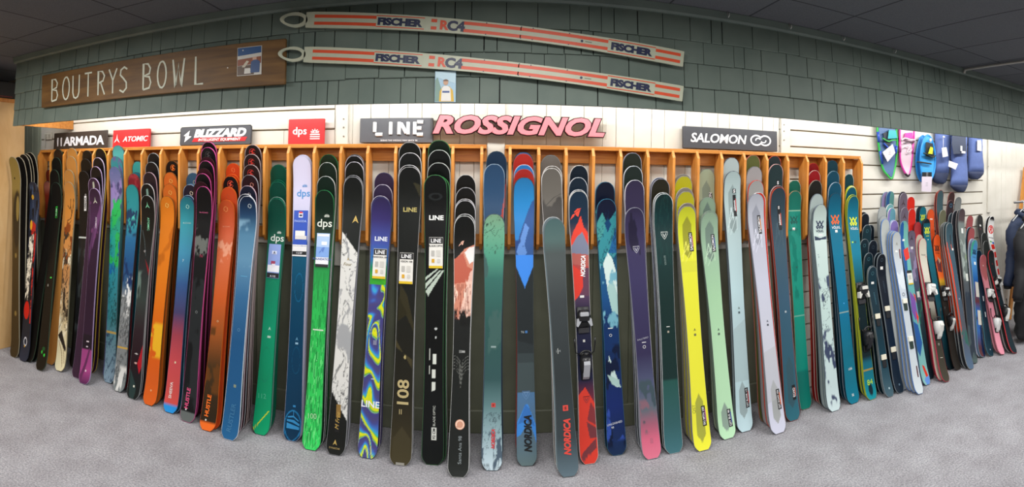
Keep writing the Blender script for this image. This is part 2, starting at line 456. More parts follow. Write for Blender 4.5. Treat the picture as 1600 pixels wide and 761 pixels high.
make_rack('orange wooden rack with upright dividers, left of the white post', range(0, 22), DX[0]-0.012, DX[21]+0.03)
make_rack('orange wooden rack with upright dividers, right of the white post', range(22, 38), DX[22]-0.03, DX[37]+0.012)

# ------------------------------------------------------------------ signs above the racks
def facing(c, tilt=0.0, roll=0.0):
    """matrix: x to the right, y up, z out of the wall towards the room"""
    return Matrix.Translation(c) @ Matrix.Rotation(roll, 4, 'Y') @ Matrix.Rotation(math.pi/2-tilt, 4, 'X')
def sign(name, label, px0, px1, ptop, pbot, Y, hexc, th=0.014, tilt=0.06, bev=0.004):
    pm = (px0+px1)/2
    a, b = at(px0, pbot, Y), at(px1, pbot, Y); zt, zb = at(pm, ptop, Y).z, max(at(pm, pbot, Y).z, 1.8672)
    c = Vector(((a.x+b.x)/2, Y, (zt+zb)/2)); w, h = b.x-a.x, zt-zb
    t = thing(name, label, 'sign', c, 'brand signs above the racks')
    M = facing(c, tilt)
    mb = MB(); mb.box((-w/2, -h/2, -th), (w/2, h/2, 0), flat(hexc, 0.4), M, bev)
    mb.build('board', t)
    return t, M, w, h
def put2d(mb, pieces, M, size, mat, x=0, y=0, z=0.0012, sx=1.0):
    for v, f in pieces: mb.add([M @ Vector((x+p[0]*size*sx, y+p[1]*size, z)) for p in v], f, mat)
def put_text(t, s, M, x, y, size, hexc, name='lettering', th=0.003, **kw):
    mb = MB(); text3d(mb, s, size, flat(hexc, 0.4), M @ Matrix.Translation((x, y, 0.0004)), th, **kw); return mb.build(name, t)
YS = 3.285
t, M, w, h = sign('brand_sign', 'dark brown sign with white letters ARMADA at the left end of the rack', 84, 167, 205.5, 233, YS, '#3b332e')
put_text(t, 'ARMADA', M, 0.055, -0.006, h*0.5, '#e8e9f0', bold=0.028, wide=1.12, space=0.95)
mb = MB(); Mx = M @ Matrix.Translation((-w*0.40, -0.008, 0))
for x in (-0.006, 0.042): put2d(mb, [([(-.012,-.5),(.012,-.5),(.012,.5),(-.02,.5),(-.026,.2)], [(0,1,2,3,4)])], Mx, h*0.52, flat('#e8e9f0'), x, 0, 0.0025, 7)
mb.build('emblem', t)
t, M, w, h = sign('brand_sign', 'red sign with white letters ATOMIC and a spike emblem', 176, 232.5, 202, 231, YS, '#cf2326', 0.03)
put_text(t, 'ATOMIC', M, 0.055, -0.005, h*0.28, '#f2ecec', bold=0.014, shear=0.25, wide=1.12)
mb = MB(); put2d(mb, logo2d('spike'), M, h*0.52, flat('#f2ecec'), -w*0.37, 0.005, 0.003); mb.build('emblem', t)
t, M, w, h = sign('brand_sign', 'charcoal sign with white letters BLIZZARD over a red strip', 281, 392.5, 196.5, 228, YS, '#4d4e53', 0.016, 0.06, 0.012)
put_text(t, 'BLiZZARD', M, 0.045, h*0.14, h*0.38, '#f0f1f4', bold=0.055, shear=0.25, wide=1.22, space=0.97)
mb = MB(); mb.prism([(-.215,-.5),(.26,-.5),(.28,.5),(-.195,.5)], 0, 0.002, 'z', flat('#d0262b'), M @ Matrix.Translation((0.01, -h*0.2, 0)) @ Matrix.Diagonal((0.95, h*0.2, 1, 1))); mb.build('red_strip', t)
put_text(t, 'INTELLIGENT EQUIPMENT', M @ Matrix.Translation((0, 0, 0.0018)), 0.045, -h*0.2, h*0.13, '#f3e6e6', bold=0.02, shear=0.25, wide=1.12)
mb = MB(); put2d(mb, [([(.2,.5),(-.42,.05),(-.05,-.02)],[(0,1,2)]), ([(.2,.5),(-.05,-.02),(.12,.1)],[(0,1,2)]), ([(-.2,.1),(.4,-.02),(-.32,-.5),(.02,-.12)],[(0,2,3),(0,3,1)]), ([(.4,-.02),(.02,-.12),(-.32,-.5)],[(0,1,2)])], M, h*0.62, flat('#f0f1f4'), -w*0.38, 0, 0.003); mb.build('emblem', t)
t, M, w, h = sign('brand_sign', 'red square sign with white lowercase letters dps and a sunburst', 450, 506.5, 185.5, 228, YS, '#d62f31', 0.02)
put_text(t, 'dps', M, -0.045, 0.006, h*0.29, '#f6efef', bold=0.012, wide=1.05)
mb = MB(); put2d(mb, logo2d('sun'), M, h*0.3, flat('#f6efef'), 0.065, -0.006, 0.003, 1.1)
for i in range(3): put2d(mb, [([(-.5,-.5),(.5,-.5),(.5,.5),(-.5,.5)], [(0,1,2,3)])], M, 0.007, flat('#f6efef'), 0.065, -0.022-0.014*i, 0.003, 10)
mb.build('emblem', t)
t, M, w, h = sign('brand_sign', 'grey sign with white stencil letters LINE', 562, 676.5, 184, 223, 3.304, '#5d5e63', 0.03)
L2 = {'L': [[(-.3,.5),(-.3,-.3)],[(-.22,-.5),(.3,-.5)]], 'I': [[(0,.5),(0,-.5)]], 'N': [[(-.33,.5),(-.33,-.5)],[(-.2,.4),(.22,-.4)],[(.34,.5),(.34,-.5)]], 'E': [[(-.3,.5),(-.3,-.5)],[(-.12,.5),(.32,.5)],[(-.12,0),(.2,0)],[(-.12,-.5),(.32,-.5)]]}
STENCIL_WHITE = flat('#f7f8fb', 0.3)  # plain white paint, no emission
for ch, x in zip('LINE', (-0.115, -0.035, 0.05, 0.15)):
    mb = MB()
    for ps in L2[ch]: mb.tube([(x+p[0]*0.088, 0.012+p[1]*h*0.5, 0.004) for p in ps], 0.0125, STENCIL_WHITE, 8, False, M)
    mb.build('lettering', t)
put_text(t, "SKIING THE WRONG WAY SINCE '95", M, 0.02, -h*0.41, h*0.055, '#e9eaee', bold=0.02, wide=1.15)
t, M, w, h = sign('brand_sign', 'dark grey sign with white letters SALOMON and a swirl emblem', 1067, 1214.5, 200.5, 234, 3.30, '#45464b', 0.02)
put_text(t, 'SALOMON', M, -0.105, 0.0, h*0.40, '#f4f4f6', bold=0.02, shear=0.18, wide=1.05, space=0.96)
mb = MB(); put2d(mb, logo2d('oval_s'), M, h*0.46, flat('#f4f4f6'), 0.235, 0.0, 0.003, 1.05); mb.build('emblem', t)
# ROSSIGNOL: separate raised letters on a clear carrier
a, b = at(675, 211, 3.262), at(946, 208, 3.262); zc = at(810, 196, 3.262).z
c = Vector(((a.x+b.x)/2, 3.262, zc)); t = thing('letter_sign', 'raised pink and red letters ROSSIGNOL with dark outlines on the white wall', 'sign', c, 'brand signs above the racks')
M = facing(c, 0.0, 0.004); wt = (b.x-a.x)
v, f = text2d('ROSSIGNOL', bold=0.03, shear=0.3); k = wt/(v[:, 0].max()-v[:, 0].min())
hh = 0.105
mb = MB(); text3d(mb, 'ROSSIGNOL', hh, flat('#3a1418', 0.5), M @ Matrix.Translation((0, 0, -0.02)), 0.012, bold=0.085, shear=0.3, wide=k/hh*0.985); mb.build('dark_outline', t)
mb = MB(); text3d(mb, 'ROSSIGNOL', hh, flat('#ee8890', 0.35), M @ Matrix.Translation((0, 0, -0.0075)), 0.012, bold=0.042, shear=0.3, wide=k/hh*0.985); mb.build('lettering', t)
clear = bpy.data.materials.new('clear_acrylic'); clear.use_nodes = True
bs = clear.node_tree.nodes['Principled BSDF']; bs.inputs['Transmission Weight'].default_value = 1; bs.inputs['Roughness'].default_value = 0.15; bs.inputs['IOR'].default_value = 1.2; bs.inputs['Base Color'].default_value = (0.96, 0.94, 0.9, 1)
mb = MB(); mb.box((-wt/2-0.01, -0.075, -0.027), (wt/2+0.01, 0.066, -0.022), clear, M); mb.build('clear_panel', t)

# wooden sign on the shingles
YB = 2.655
a, b = at(65, 140, YB), at(446, 97, YB); zt, zb = at(255, 88.5, YB).z, at(255, 151, YB).z
zt, zb = 2.425, 2.168
c = Vector(((a.x+b.x)/2, YB, (zt+zb)/2)); t = thing('wooden_sign', 'long brown wooden plank sign with carved white letters BOUTRYS BOWL', 'sign', c)
M = facing(c, 0.02); w, h = b.x-a.x, zt-zb
mb = MB(); mb.box((-w/2, -h/2, -0.022), (w/2, h/2, 0), SIGNWOOD, M, 0.005); mb.build('plank', t)
GL = {'B': [[(-.5,-1),(-.5,1),(.1,.95),(.42,.6),(.3,.2),(-.45,.05),(.3,-.05),(.5,-.5),(.3,-.9),(-.5,-1)]], 'O': [arc(0,0,.55,1,95,455,16)],
      'U': [[(-.5,1),(-.48,-.5),(-.3,-.9),(0,-1),(.32,-.88),(.5,-.5),(.52,1)]], 'T': [[(-.55,1),(.55,1)],[(0,1),(0,-1)]],
      'R': [[(-.45,-1),(-.45,1),(.15,.92),(.45,.55),(.25,.15),(-.4,0)],[(-.1,.05),(.5,-1)]], 'Y': [[(-.55,1),(0,.05),(.55,1)],[(0,.05),(0,-1)]],
      'S': [[(.5,.8),(.1,1),(-.35,.8),(-.42,.4),(0,.1),(.4,-.25),(.42,-.7),(0,-1),(-.5,-.8)]], 'W': [[(-.7,1),(-.35,-1),(0,.6),(.35,-1),(.7,1)]], 'L': [[(-.4,1),(-.4,-1),(.5,-1)]]}
CW = flat('#cdd0bd', 0.6)
letters = list(zip('BOUTRYS', (86, 103.5, 119, 138, 158.5, 176.5, 193))) + list(zip('BOWL', (230, 253, 279, 311)))
for ch, px in letters:
    x = at(px, 130, YB).x-c.x; mb = MB()
    sx = 0.066 if px < 210 else 0.062
    for ps in GL[ch]:
        V, Fc = stroke([(x+p[0]*sx, -0.005+p[1]*h*0.33) for p in ps], 0.012)
        n = len(V); mb.add([M @ Vector((q[0], q[1], 0.002)) for q in V], Fc, CW)
    mb.build('letter', t)
def picture(t, M, x, y, w, h, kind):
    """a small printed picture; flat areas of print on a thin card"""
    mb = MB(); mb.box((x-w/2, y-h/2, 0.0005), (x+w/2, y+h/2, 0.003), flat('#c9c6bd' if kind == 'sign' else '#9cc0d4', 0.35), M); mb.build('card', t)
    mb = MB(); z = 0.0042
    def P(hexc, pts): mb.add([M @ Vector((x+p[0]*w, y+p[1]*h, z)) for p in pts], [tuple(range(len(pts)))], flat(hexc, 0.4))
    if kind == 'sign':
        P('#1d4c80', [(-.48,.2),(.48,.26),(.48,.48),(-.48,.48)]); z += .0004
        P('#8a4a2c', [(-.48,-.15),(.48,-.1),(.48,.13),(-.48,.07)]); P('#5b4636', [(-.48,-.48),(.2,-.48),(.2,-.14),(-.48,-.16)]); z += .0004
        P('#34507e', [(.05,-.42),(.42,-.42),(.44,-.05),(.25,.06),(.08,-.04)]); P('#d7d4cb', [(-.2,-.44),(.08,-.44),(.05,-.25),(-.18,-.25)]); z += .0004
        P('#caa28a', [(.14,.02),(.3,.02),(.3,.12),(.14,.12)]); P('#c9c0aa', [(-.3,-.2),(-.1,.02),(.0,-.02),(-.18,-.22)])
    else:
        P('#7b9a8e', [(-.48,-.48),(-.1,-.48),(-.2,-.05),(-.38,.3),(-.48,.2)]); P('#b9d6e2', [(-.48,.3),(.48,.1),(.48,.48),(-.48,.48)]); z += .0004
        P('#d9ad2d', [(-.3,-.48),(.42,-.48),(.36,-.12),(.2,.0),(-.12,.0),(-.27,-.15)]); z += .0004
        P('#e9e6df', [(-.2,-.46),(.28,-.46),(.24,-.05),(.1,.02),(-.06,.02),(-.17,-.06)]); z += .0004
        P('#c59878', arc(.02,.13,.12,.09,0,340,12)); P('#3d568f', [(-.14,-.2),(.2,-.2),(.2,-.14),(-.14,-.14)]); z += .0004
        P('#6a4a30', arc(.02,.17,.13,.06,0,180,8))
    mb.build('printed_picture', t)
xa, xb = at(371, 100, YB).x-c.x, at(409, 100, YB).x-c.x
picture(t, M, (xa+xb)/2, 0.018, xb-xa, 0.165, 'sign')
for px, py in ((356, 106), (380, 79)):
    q = at(px, py, YB); mb = MB(); mb.tube([(q.x, YB-0.0, q.z), (q.x, YB-0.003, q.z)], 0.004, flat('#d9d6cc'), 8); mb.build('screw', t)
# poster card on the shingles
q0, q1 = at(680, 111, 2.672), at(712, 160, 2.672); c = Vector(((q0.x+q1.x)/2, 2.672, (q0.z+q1.z)/2))
t = thing('picture_card', 'pale blue picture card of a skier pinned on the shingles under the striped skis', 'poster', c)
picture(t, facing(c, 0.02), 0, 0, q1.x-q0.x, q0.z-q1.z, 'card')
# electrical outlet and cord by the left end
q = at(79, 213, WALL_Y); c = Vector((q.x, WALL_Y-0.024, q.z)); t = thing('outlet', 'white electrical outlet with a hanging cord left of the brown sign', 'outlet', c)
M = facing(c)
mb = MB(); mb.box((-0.055, -0.035, -0.004), (0.055, 0.035, 0.012), flat('#d9d6c9', 0.4), M, 0.006); mb.build('cover_plate', t)
mb = MB()
for s in (-1, 1): mb.box((s*0.025-0.015, -0.018, 0.012), (s*0.025+0.015, 0.018, 0.016), flat('#bdb9ab', 0.4), M, 0.004)
mb.build('socket', t)
mb = MB(); mb.tube([M @ Vector(p) for p in ((-0.02, 0, 0.014), (-0.025, -0.03, 0.03), (-0.045, -0.08, 0.012), (-0.06, -0.14, 0.006), (-0.05, -0.2, 0.006))], 0.004, flat('#cfccc0', 0.5), 6); mb.build('cord', t, True)
# ------------------------------------------------------------------ skis
def _h(x, y, s):
    v = np.sin(x*127.1+y*311.7+s*74.7)*43758.5453
    return v-np.floor(v)
def vnoise(x, y, s):
    xi, yi = np.floor(x), np.floor(y); fx, fy = x-xi, y-yi
    fx, fy = fx*fx*(3-2*fx), fy*fy*(3-2*fy)
    a, b, c, d = _h(xi, yi, s), _h(xi+1, yi, s), _h(xi, yi+1, s), _h(xi+1, yi+1, s)
    return (a*(1-fx)+b*fx)*(1-fy)+(c*(1-fx)+d*fx)*fy
def fbm(x, y, s, o=4):
    v = 0; a = 0.5; t = 0
    for i in range(o):
        v = v+a*vnoise(x, y, s+i); t += a; x, y, a = x*2.03+5.1, y*2.03+1.7, a*0.5
    return v/t
def sstep(a, b, x):
    t = np.clip((x-a)/(b-a+1e-9), 0, 1); return t*t*(3-2*t)
def inpoly(u, y, pts):
    c = np.zeros(u.shape, bool); n = len(pts)
    for i in range(n):
        (x0, y0), (x1, y1) = pts[i], pts[(i+1) % n]
        if y0 == y1: continue
        k = ((y0 > y) != (y1 > y)) & (u < (x1-x0)*(y-y0)/(y1-y0)+x0); c ^= k
    return c

class Frame:
    """a ski standing on its tail at T with its tip at P, top sheet towards the room"""
    def __init__(s, T, P, w=(0.128, 0.098, 0.118), hp=0.05, ht=0.022, tipr=0.075, square=0.5, ytip=0, ytail=1, th=0.012):
        s.T, s.P = np.array(T), np.array(P); s.w, s.hp, s.ht, s.tipr, s.square, s.th = w, hp, ht, tipr, square, th
        s.y0, s.y1 = ytip, ytail
        d = s.P-s.T; s.L = float(np.linalg.norm(d)); d = d/s.L
        side = np.array([1.0, 0, 0]); side -= d*(side@d); side /= np.linalg.norm(side)
        n = np.cross(side, d)
        n = n if n[1] < 0 else -n
        s.d, s.s, s.n = d, side, n
        s.sp, s.st = min(0.26, s.L*0.2), 0.16
    def h(s, q):
        a = np.clip((s.st-q)/s.st, 0, 1); b = np.clip((q-s.L+s.sp)/s.sp, 0, 1)
        return s.ht*a*a+s.hp*b**2.2
    def hw(s, q):
        t = np.clip(q/s.L, 0, 1); wt, wm, wb = [v/2 for v in s.w]
        a = np.where(t < 0.45, wm+(wb-wm)*((0.45-t)/0.37)**2*np.where(t < 0.08, 0, 1)+np.where(t < 0.08, wb-wm, 0), 0)
        a = np.where(t < 0.45, np.minimum(a, wb), wm+(wt-wm)*np.clip((t-0.45)/0.43, 0, 1)**1.8)
        e = np.clip((q-(s.L-s.tipr))/s.tipr, 0, 1); f = np.power(np.maximum(1-e**2.3, 0), 0.5)
        g = np.clip((0.05-q)/0.05, 0, 1); k = 1-(1-s.square)*g**2.2
        return a*np.maximum(f, 0.03)*k
    def pos(s, x, q, off=0.0):
        x, q = np.broadcast_arrays(np.asarray(x, float), np.asarray(q, float))
        h0, h1 = s.ht, s.hp
        A = s.T-s.n*h0; B = s.P-s.n*h1
        hh = s.h(q); dh = (s.h(q+0.004)-s.h(q-0.004))/0.008
        nl = s.n[None]-s.d[None]*dh.reshape(-1)[:, None]; nl /= np.linalg.norm(nl, axis=1)[:, None]
        c = A[None]+(B-A)[None]*(q.reshape(-1)/s.L)[:, None]+s.n[None]*hh.reshape(-1)[:, None]
        return c+s.s[None]*x.reshape(-1)[:, None]+nl*(np.asarray(off)+np.zeros(x.shape)).reshape(-1)[:, None]
    def thick(s, q):
        t = np.clip(q/s.L, 0, 1); return s.th*(0.45+0.55*np.sin(np.pi*np.clip(t*0.94+0.03, 0, 1))**0.7)
    def q(s, y): return (s.y1-y)/(s.y1-s.y0)*s.L
    def M(s, u, y, off=0.0):
        """local axes at a spot: x across, y towards the tip, z out of the top sheet"""
        q = s.q(y); c = s.pos(u*0.055, q, s.thick(q)/2+off)[0]
        return Matrix(((s.s[0], s.d[0], s.n[0], c[0]), (s.s[1], s.d[1], s.n[1], c[1]), (s.s[2], s.d[2], s.n[2], c[2]), (0, 0, 0, 1)))

def samples(L, n):
    a = np.linspace(0, 1, n); return L*(a+0.0)
def grid(fr, nt):
    return np.concatenate([[0.0015, 0.006, 0.014, 0.025, 0.038], np.linspace(0.055, fr.L-fr.tipr, nt), fr.L-0.0035-(fr.tipr-0.0035)*(1-np.sin(np.linspace(0.12, 0.985, 11)*np.pi/2))])
def build_core(fr, root, edge, nt=36):
    q = grid(fr, nt); q[0] = 0; q = np.append(q, fr.L)
    hw = fr.hw(q); th = fr.thick(q); n = len(q)
    a = fr.pos(-hw, q, th/2); b = fr.pos(hw, q, th/2); c = fr.pos(hw, q, -th/2); d = fr.pos(-hw, q, -th/2)
    V = np.stack([a, b, c, d], 1).reshape(-1, 3); f = []
    for i in range(n-1):
        for k in range(4):
            l = (k+1) % 4; f.append((i*4+k, i*4+l, (i+1)*4+l, (i+1)*4+k))
    f.append((3, 2, 1, 0)); f.append(tuple((n-1)*4+k for k in range(4)))
    mb = MB(); mb.add(V.tolist(), f, flat(edge, 0.35)); return mb.build('ski_core', root)
def build_top(fr, root, base, ops=(), nu=8, nt=44, rim=0.0016):
    q = grid(fr, nt)
    rm = rim+0.0032*np.clip((q-fr.L+fr.tipr*1.6)/(fr.tipr*1.2), 0, 1)
    hw = np.maximum(fr.hw(q)-rm, fr.hw(q)*0.6); U = np.linspace(-1, 1, nu)
    X = hw[:, None]*U[None]; Q = np.repeat(q[:, None], nu, 1); off = np.repeat((fr.thick(q)/2+0.0007)[:, None], nu, 1)
    V = fr.pos(X, Q, off)
    col = paint(fr, X.ravel(), Q.ravel(), np.repeat(U[None], len(q), 0).ravel(), base, ops)
    m = len(q); i = np.arange((m-1)*(nu-1)); r, c = i//(nu-1), i % (nu-1); a = r*nu+c
    Fa = np.stack([a, a+1, a+nu+1, a+nu], 1)
    me = bpy.data.meshes.new('top_sheet')
    me.vertices.add(len(V)); me.vertices.foreach_set('co', V.ravel())
    me.loops.add(Fa.size); me.loops.foreach_set('vertex_index', Fa.ravel())
    me.polygons.add(len(Fa)); me.polygons.foreach_set('loop_start', np.arange(len(Fa))*4); me.polygons.foreach_set('loop_total', np.full(len(Fa), 4))
    me.polygons.foreach_set('use_smooth', np.ones(len(Fa), bool))
    me.update(calc_edges=True); me.validate()
    ca = me.color_attributes.new('print', 'FLOAT_COLOR', 'POINT')
    ca.data.foreach_set('color', np.concatenate([col, np.ones((len(col), 1))], 1).astype(np.float32).ravel())
    me.materials.append(PRINT)
    o = bpy.data.objects.new('top_sheet', me); C.objects.link(o); put(o, root); return o
def paint(fr, X, Q, U, base, ops):
    Y = fr.y1-(Q/fr.L)*(fr.y1-fr.y0)
    if isinstance(base, str): base = [(0, base)]
    b = sorted(base); ys = np.array([p[0] for p in b], float); cs = np.array([lin(p[1]) for p in b])
    col = np.stack([np.interp(Y, ys, cs[:, i]) for i in range(3)], 1)
    px = fr.L/(fr.y1-fr.y0)
    def mixin(hexc, m):
        m = np.clip(m, 0, 1)[:, None]; return col*(1-m)+lin(hexc)[None]*m
    for o in ops:
        k = o[0]
        if k == 'p': col = mixin(o[1], inpoly(U, Y, o[2])*(o[3] if len(o) > 3 else 1.0))
        elif k == 'n':
            _, hx, y0, y1, thr, su, sy, sd = o[:8]; soft = o[8] if len(o) > 8 else 0.03
            m = sstep(thr-soft, thr+soft, fbm(X*su+sd*3.1, Q*sy+sd*1.7, sd))*(sstep(y0-4, y0+4, Y)*(1-sstep(y1-4, y1+4, Y))); col = mixin(hx, m)
        elif k == 'v':
            _, hx, y0, y1, wd, su, sy, sd = o[:8]
            wx = fbm(X*su*1.5, Q*sy*1.5, sd+9)-0.5
            m = (1-sstep(wd*0.4, wd, np.abs(fbm(X*su+wx*2, Q*sy+wx*2, sd)-0.5)))*(Y > y0)*(Y < y1)*(0.4+0.6*fbm(X*su*2, Q*sy*2, sd+3)); col = mixin(hx, m)
        elif k == 's':
            _, hx, y0, y1, thr, sd = o[:6]
            m = (vnoise(np.floor(X*260), Q*22+_h(np.floor(X*260), X*0, sd)*9, sd) > thr)*(Y > y0)*(Y < y1); col = mixin(hx, m*0.8)
        elif k == 'sw':
            _, hxs, y0, y1, su, sy, sd = o
            w1 = fbm(X*su, Q*sy, sd, 2)-0.5; w2 = fbm(X*su+w1*2.5, Q*sy-w1*2.5, sd+5, 2)-0.5
            z = (Q*4.6+X*7.0+w1*2.4+w2*3.2) % 1.0
            zs = np.array([p[0] for p in hxs]); cs = np.array([lin(p[1]) for p in hxs]); m = ((Y > y0)*(Y < y1))[:, None]
            col = np.where(m, np.stack([np.interp(z, zs, cs[:, i]) for i in range(3)], 1), col)
        elif k == 'k':
            _, hx, wd, pts = o; P = np.stack([X, Q], 1); dm = np.full(len(X), 9.0)
            pp = [np.array([a*0.055, (fr.y1-b_)*px]) for a, b_ in pts]
            for a, b_ in zip(pp, pp[1:]):
                e = b_-a; t = np.clip(((P-a)@e)/(e@e+1e-12), 0, 1); dm = np.minimum(dm, np.linalg.norm(P-a-t[:, None]*e, axis=1))
            col = mixin(hx, 1-sstep(wd*0.35, wd*0.65, dm))
        elif k == 'e':
            _, hx, u, y, ru, ry = o; r = np.hypot((U-u)/ru, (Y-y)/ry); col = mixin(hx, 1-sstep(0.9, 1.08, r))
        elif k == 'r':
            _, hx, u, y, ru, ry, wd = o; r = np.hypot((U-u)/ru, (Y-y)/ry); col = mixin(hx, 1-sstep(wd*0.6, wd, np.abs(r-1)))
        elif k == 'c':
            _, hx, y0, y1 = o; col = mixin(hx, (Y > y0)*(Y < y1))
    return col**1.14*1.06

def conform(fr, pieces, u, y, size, rot, off, hexc, name, parent, sx=1.0, rough=0.4):
    mb = MB(); c, s = math.cos(math.radians(rot)), math.sin(math.radians(rot)); q0 = fr.q(y)
    for v, f in pieces:
        v = np.asarray(v, float)*size; v = v*np.array([sx, 1.0])
        x = u*0.055+v[:, 0]*c-v[:, 1]*s; q = q0+v[:, 0]*s+v[:, 1]*c
        P = fr.pos(x, q, fr.thick(q)/2+off)
        mb.add(P.tolist(), f, flat(hexc, rough))
    return mb.build(name, parent)
SQ = [([(x, -.5+i/6) for i in range(7) for x in (-.5, .5)], [(2*i, 2*i+1, 2*i+3, 2*i+2) for i in range(6)])]
def decals(fr, root, items):
    for it in items:
        k = it[0]
        if k == 'txt':
            _, s, u, y, size, rot, hx = it[:7]; kw = it[7] if len(it) > 7 else {}
            conform(fr, [text2d(s, **kw)], u, y, size, rot, 0.0022, hx, 'lettering', root)
        elif k == 'logo':
            _, kind, u, y, size, hx = it[:6]; rot = it[6] if len(it) > 6 else 0
            conform(fr, logo2d(kind), u, y, size, rot, 0.0018, hx, 'logo', root)
        elif k == 'box':
            _, u, y, w, h, hx, nm = it[:7]; rot = it[7] if len(it) > 7 else 0
            conform(fr, SQ, u, y, h, rot, 0.0014, hx, nm, root, w/h)
        elif k == 'strip':          # black upright name strip with a colour bar and vertical lettering
            _, s, u, y, w, h, bar = it[:7]; rot = it[7] if len(it) > 7 else 3
            o = conform(fr, SQ, u, y, h, rot, 0.0014, '#121214', 'name_strip', root, w/h)
            if bar: conform(fr, SQ, u+w*0.42/0.055, y-h*0.02/fr.L*(fr.y1-fr.y0), h*0.6, rot, 0.0018, bar, 'colour_bar', o, w*0.22/(h*0.6))
            v, f = text2d(s, bold=0.016); L = v[:, 0].max()-v[:, 0].min(); sz = min(h*0.9/L, w*0.62)
            conform(fr, [(v, f)], u-w*0.06/0.055, y, sz, rot+90, 0.0022, '#e8e8ea', 'lettering', o)
        elif k == 'tag':            # hanging card: head colour, body colour, extra prints
            _, u, y, w, h, hx, prints = it; mb = MB(); q = fr.q(y); px = fr.L/(fr.y1-fr.y0)
            qs = np.linspace(q-h/2, q+h/2, 5); V = []; x0 = u*0.055
            for o_ in (0.0045, 0.003): V += [fr.pos(x, z, fr.thick(z)/2+o_)[0].tolist() for z in qs for x in (x0-w/2, x0+w/2)]
            f = [(2*i, 2*i+1, 2*i+3, 2*i+2) for i in range(4)]+[(10+2*i+2, 10+2*i+3, 10+2*i+1, 10+2*i) for i in range(4)]+[(0, 10, 11, 1), (9, 19, 18, 8)]+[(2*i+2, 12+2*i, 10+2*i, 2*i) for i in range(4)]+[(2*i+1, 11+2*i, 13+2*i, 2*i+3) for i in range(4)]
            mb.add(V, f, flat(hx, 0.4)); o = mb.build('price_tag', root)
            for j, p in enumerate(prints):
                off = 0.0052+0.0003*j
                if p[0] == 'b':   # (b, fx, fy, fw, fh, hex)
                    conform(fr, SQ, u+p[1]*w/0.055, y+p[2]*h/px, h*p[4], 0, off, p[5], 'tag_print', o, w*p[3]/(h*p[4]))
                elif p[0] == 't':
                    conform(fr, [text2d(p[1], bold=0.02)], u+p[2]*w/0.055, y+p[3]*h/px, p[4]*h, 0, off+0.0006, p[5], 'tag_lettering', o)
                elif p[0] == 'l':
                    conform(fr, logo2d(p[1]), u+p[2]*w/0.055, y+p[3]*h/px, p[4]*h, 0, off+0.0006, p[5], 'tag_emblem', o)
        elif k == 'bind': binding(fr, root, *it[1:])
        elif k == 'plates': plates(fr, root, *it[1:])

def binding(fr, root, ytoe, yheel, main='#17171a', shell='#b9bcc2', sc=1.0, lever=None):
    """toe piece above, heel piece below, each with its own moving pieces"""
    DK, MN, SH = flat('#101012', 0.4), flat(main, 0.32), flat(shell, 0.28, 0.25 if shell.lower() in ('#b9bcc2',) else 0)
    S = Matrix.Scale(sc, 4)
    M = fr.M(0, ytoe, 0.001) @ S
    mb = MB()
    mb.box((-.034, -.075, 0), (.034, .05, .008), DK, M, .003)
    mb.loft([[Vector((x*a, y*b+c, z)) for x, y in ((-.03,-.03),(.03,-.03),(.038,0),(.024,.034),(-.024,.034),(-.038,0))] for z, a, b, c in ((.008,1,1,.0),(.028,1.02,1,.0),(.044,.86,.8,.004),(.05,.55,.5,.006))], MN, True, M)
    t = mb.build('toe_piece', root, True)
    for s_ in (-1, 1):
        mb = MB(); mb.loft([[Vector((s_*x, y, z)) for x, y in ((.016,-.02),(.034,-.05),(.044,-.046),(.04,-.012),(.026,.0))][::s_] for z in (.016, .03, .042)], SH, True, M); mb.build('toe_wing', t)
    mb = MB(); mb.box((-.024, .004, .046), (.024, .026, .056), SH, M, .004); mb.build('toe_cover', t)
    mb = MB(); mb.box((-.03, -.088, .008), (.03, -.06, .013), flat('#2c2c30', 0.5), M, .002); mb.build('boot_plate', t)
    M = fr.M(0, yheel, 0.001) @ S
    mb = MB()
    mb.box((-.024, -.09, 0), (.024, .05, .008), DK, M, .003)
    mb.loft([[Vector((x*a, y*b+c, z)) for x, y in ((-.027,-.05),(.027,-.05),(.032,0),(.026,.04),(-.026,.04),(-.032,0))] for z, a, b, c in ((.008,1,1,0),(.03,1,.95,0),(.052,.9,.72,.006),(.064,.62,.4,.014))], MN, True, M)
    t = mb.build('heel_piece', root, True)
    mb = MB(); mb.prism([(-.085,.012),(-.07,.03),(.0,.07),(.018,.066),(.012,.056),(-.05,.02)], -.017, .017, 'x', SH if not lever else flat(lever, .35), M); mb.build('heel_lever', t)
    mb = MB()
    mb.tube([M @ Vector((p[0], p[1], p[2])) for p in arc3(.03, .045, .034)], .006*sc, DK, 8); mb.build('heel_cup', t, True)
    for s_ in (-1, 1):
        mb = MB(); mb.tube([M @ Vector(p) for p in ((s_*.028,.045,.012),(s_*.05,.055,.016),(s_*.055,.1,.022),(s_*.056,.13,.026))], [.003*sc,.003*sc,.004*sc,.006*sc], DK, 6); mb.build('brake_arm', t, True)
def arc3(r, y, z): return [(r*math.cos(a), y+0.02*math.sin(a), z) for a in np.linspace(0, math.pi, 9)]
def plates(fr, root, ya, yb, light='#ded9c4', dark='#1d1f22'):
    """system plates: pale stops with dark tracks"""
    for y, f in ((ya, 1), (yb, 1)):
        M = fr.M(0, y, 0.0005)
        mb = MB(); mb.box((-.026, -.018, 0), (.026, .022, .012), flat(light, .4), M, .003); o = mb.build('binding_plate', root)
        mb = MB(); mb.box((-.02, -.075, 0), (.02, -.02, .009), flat(dark, .4), M, .003); mb.build('plate_track', o)

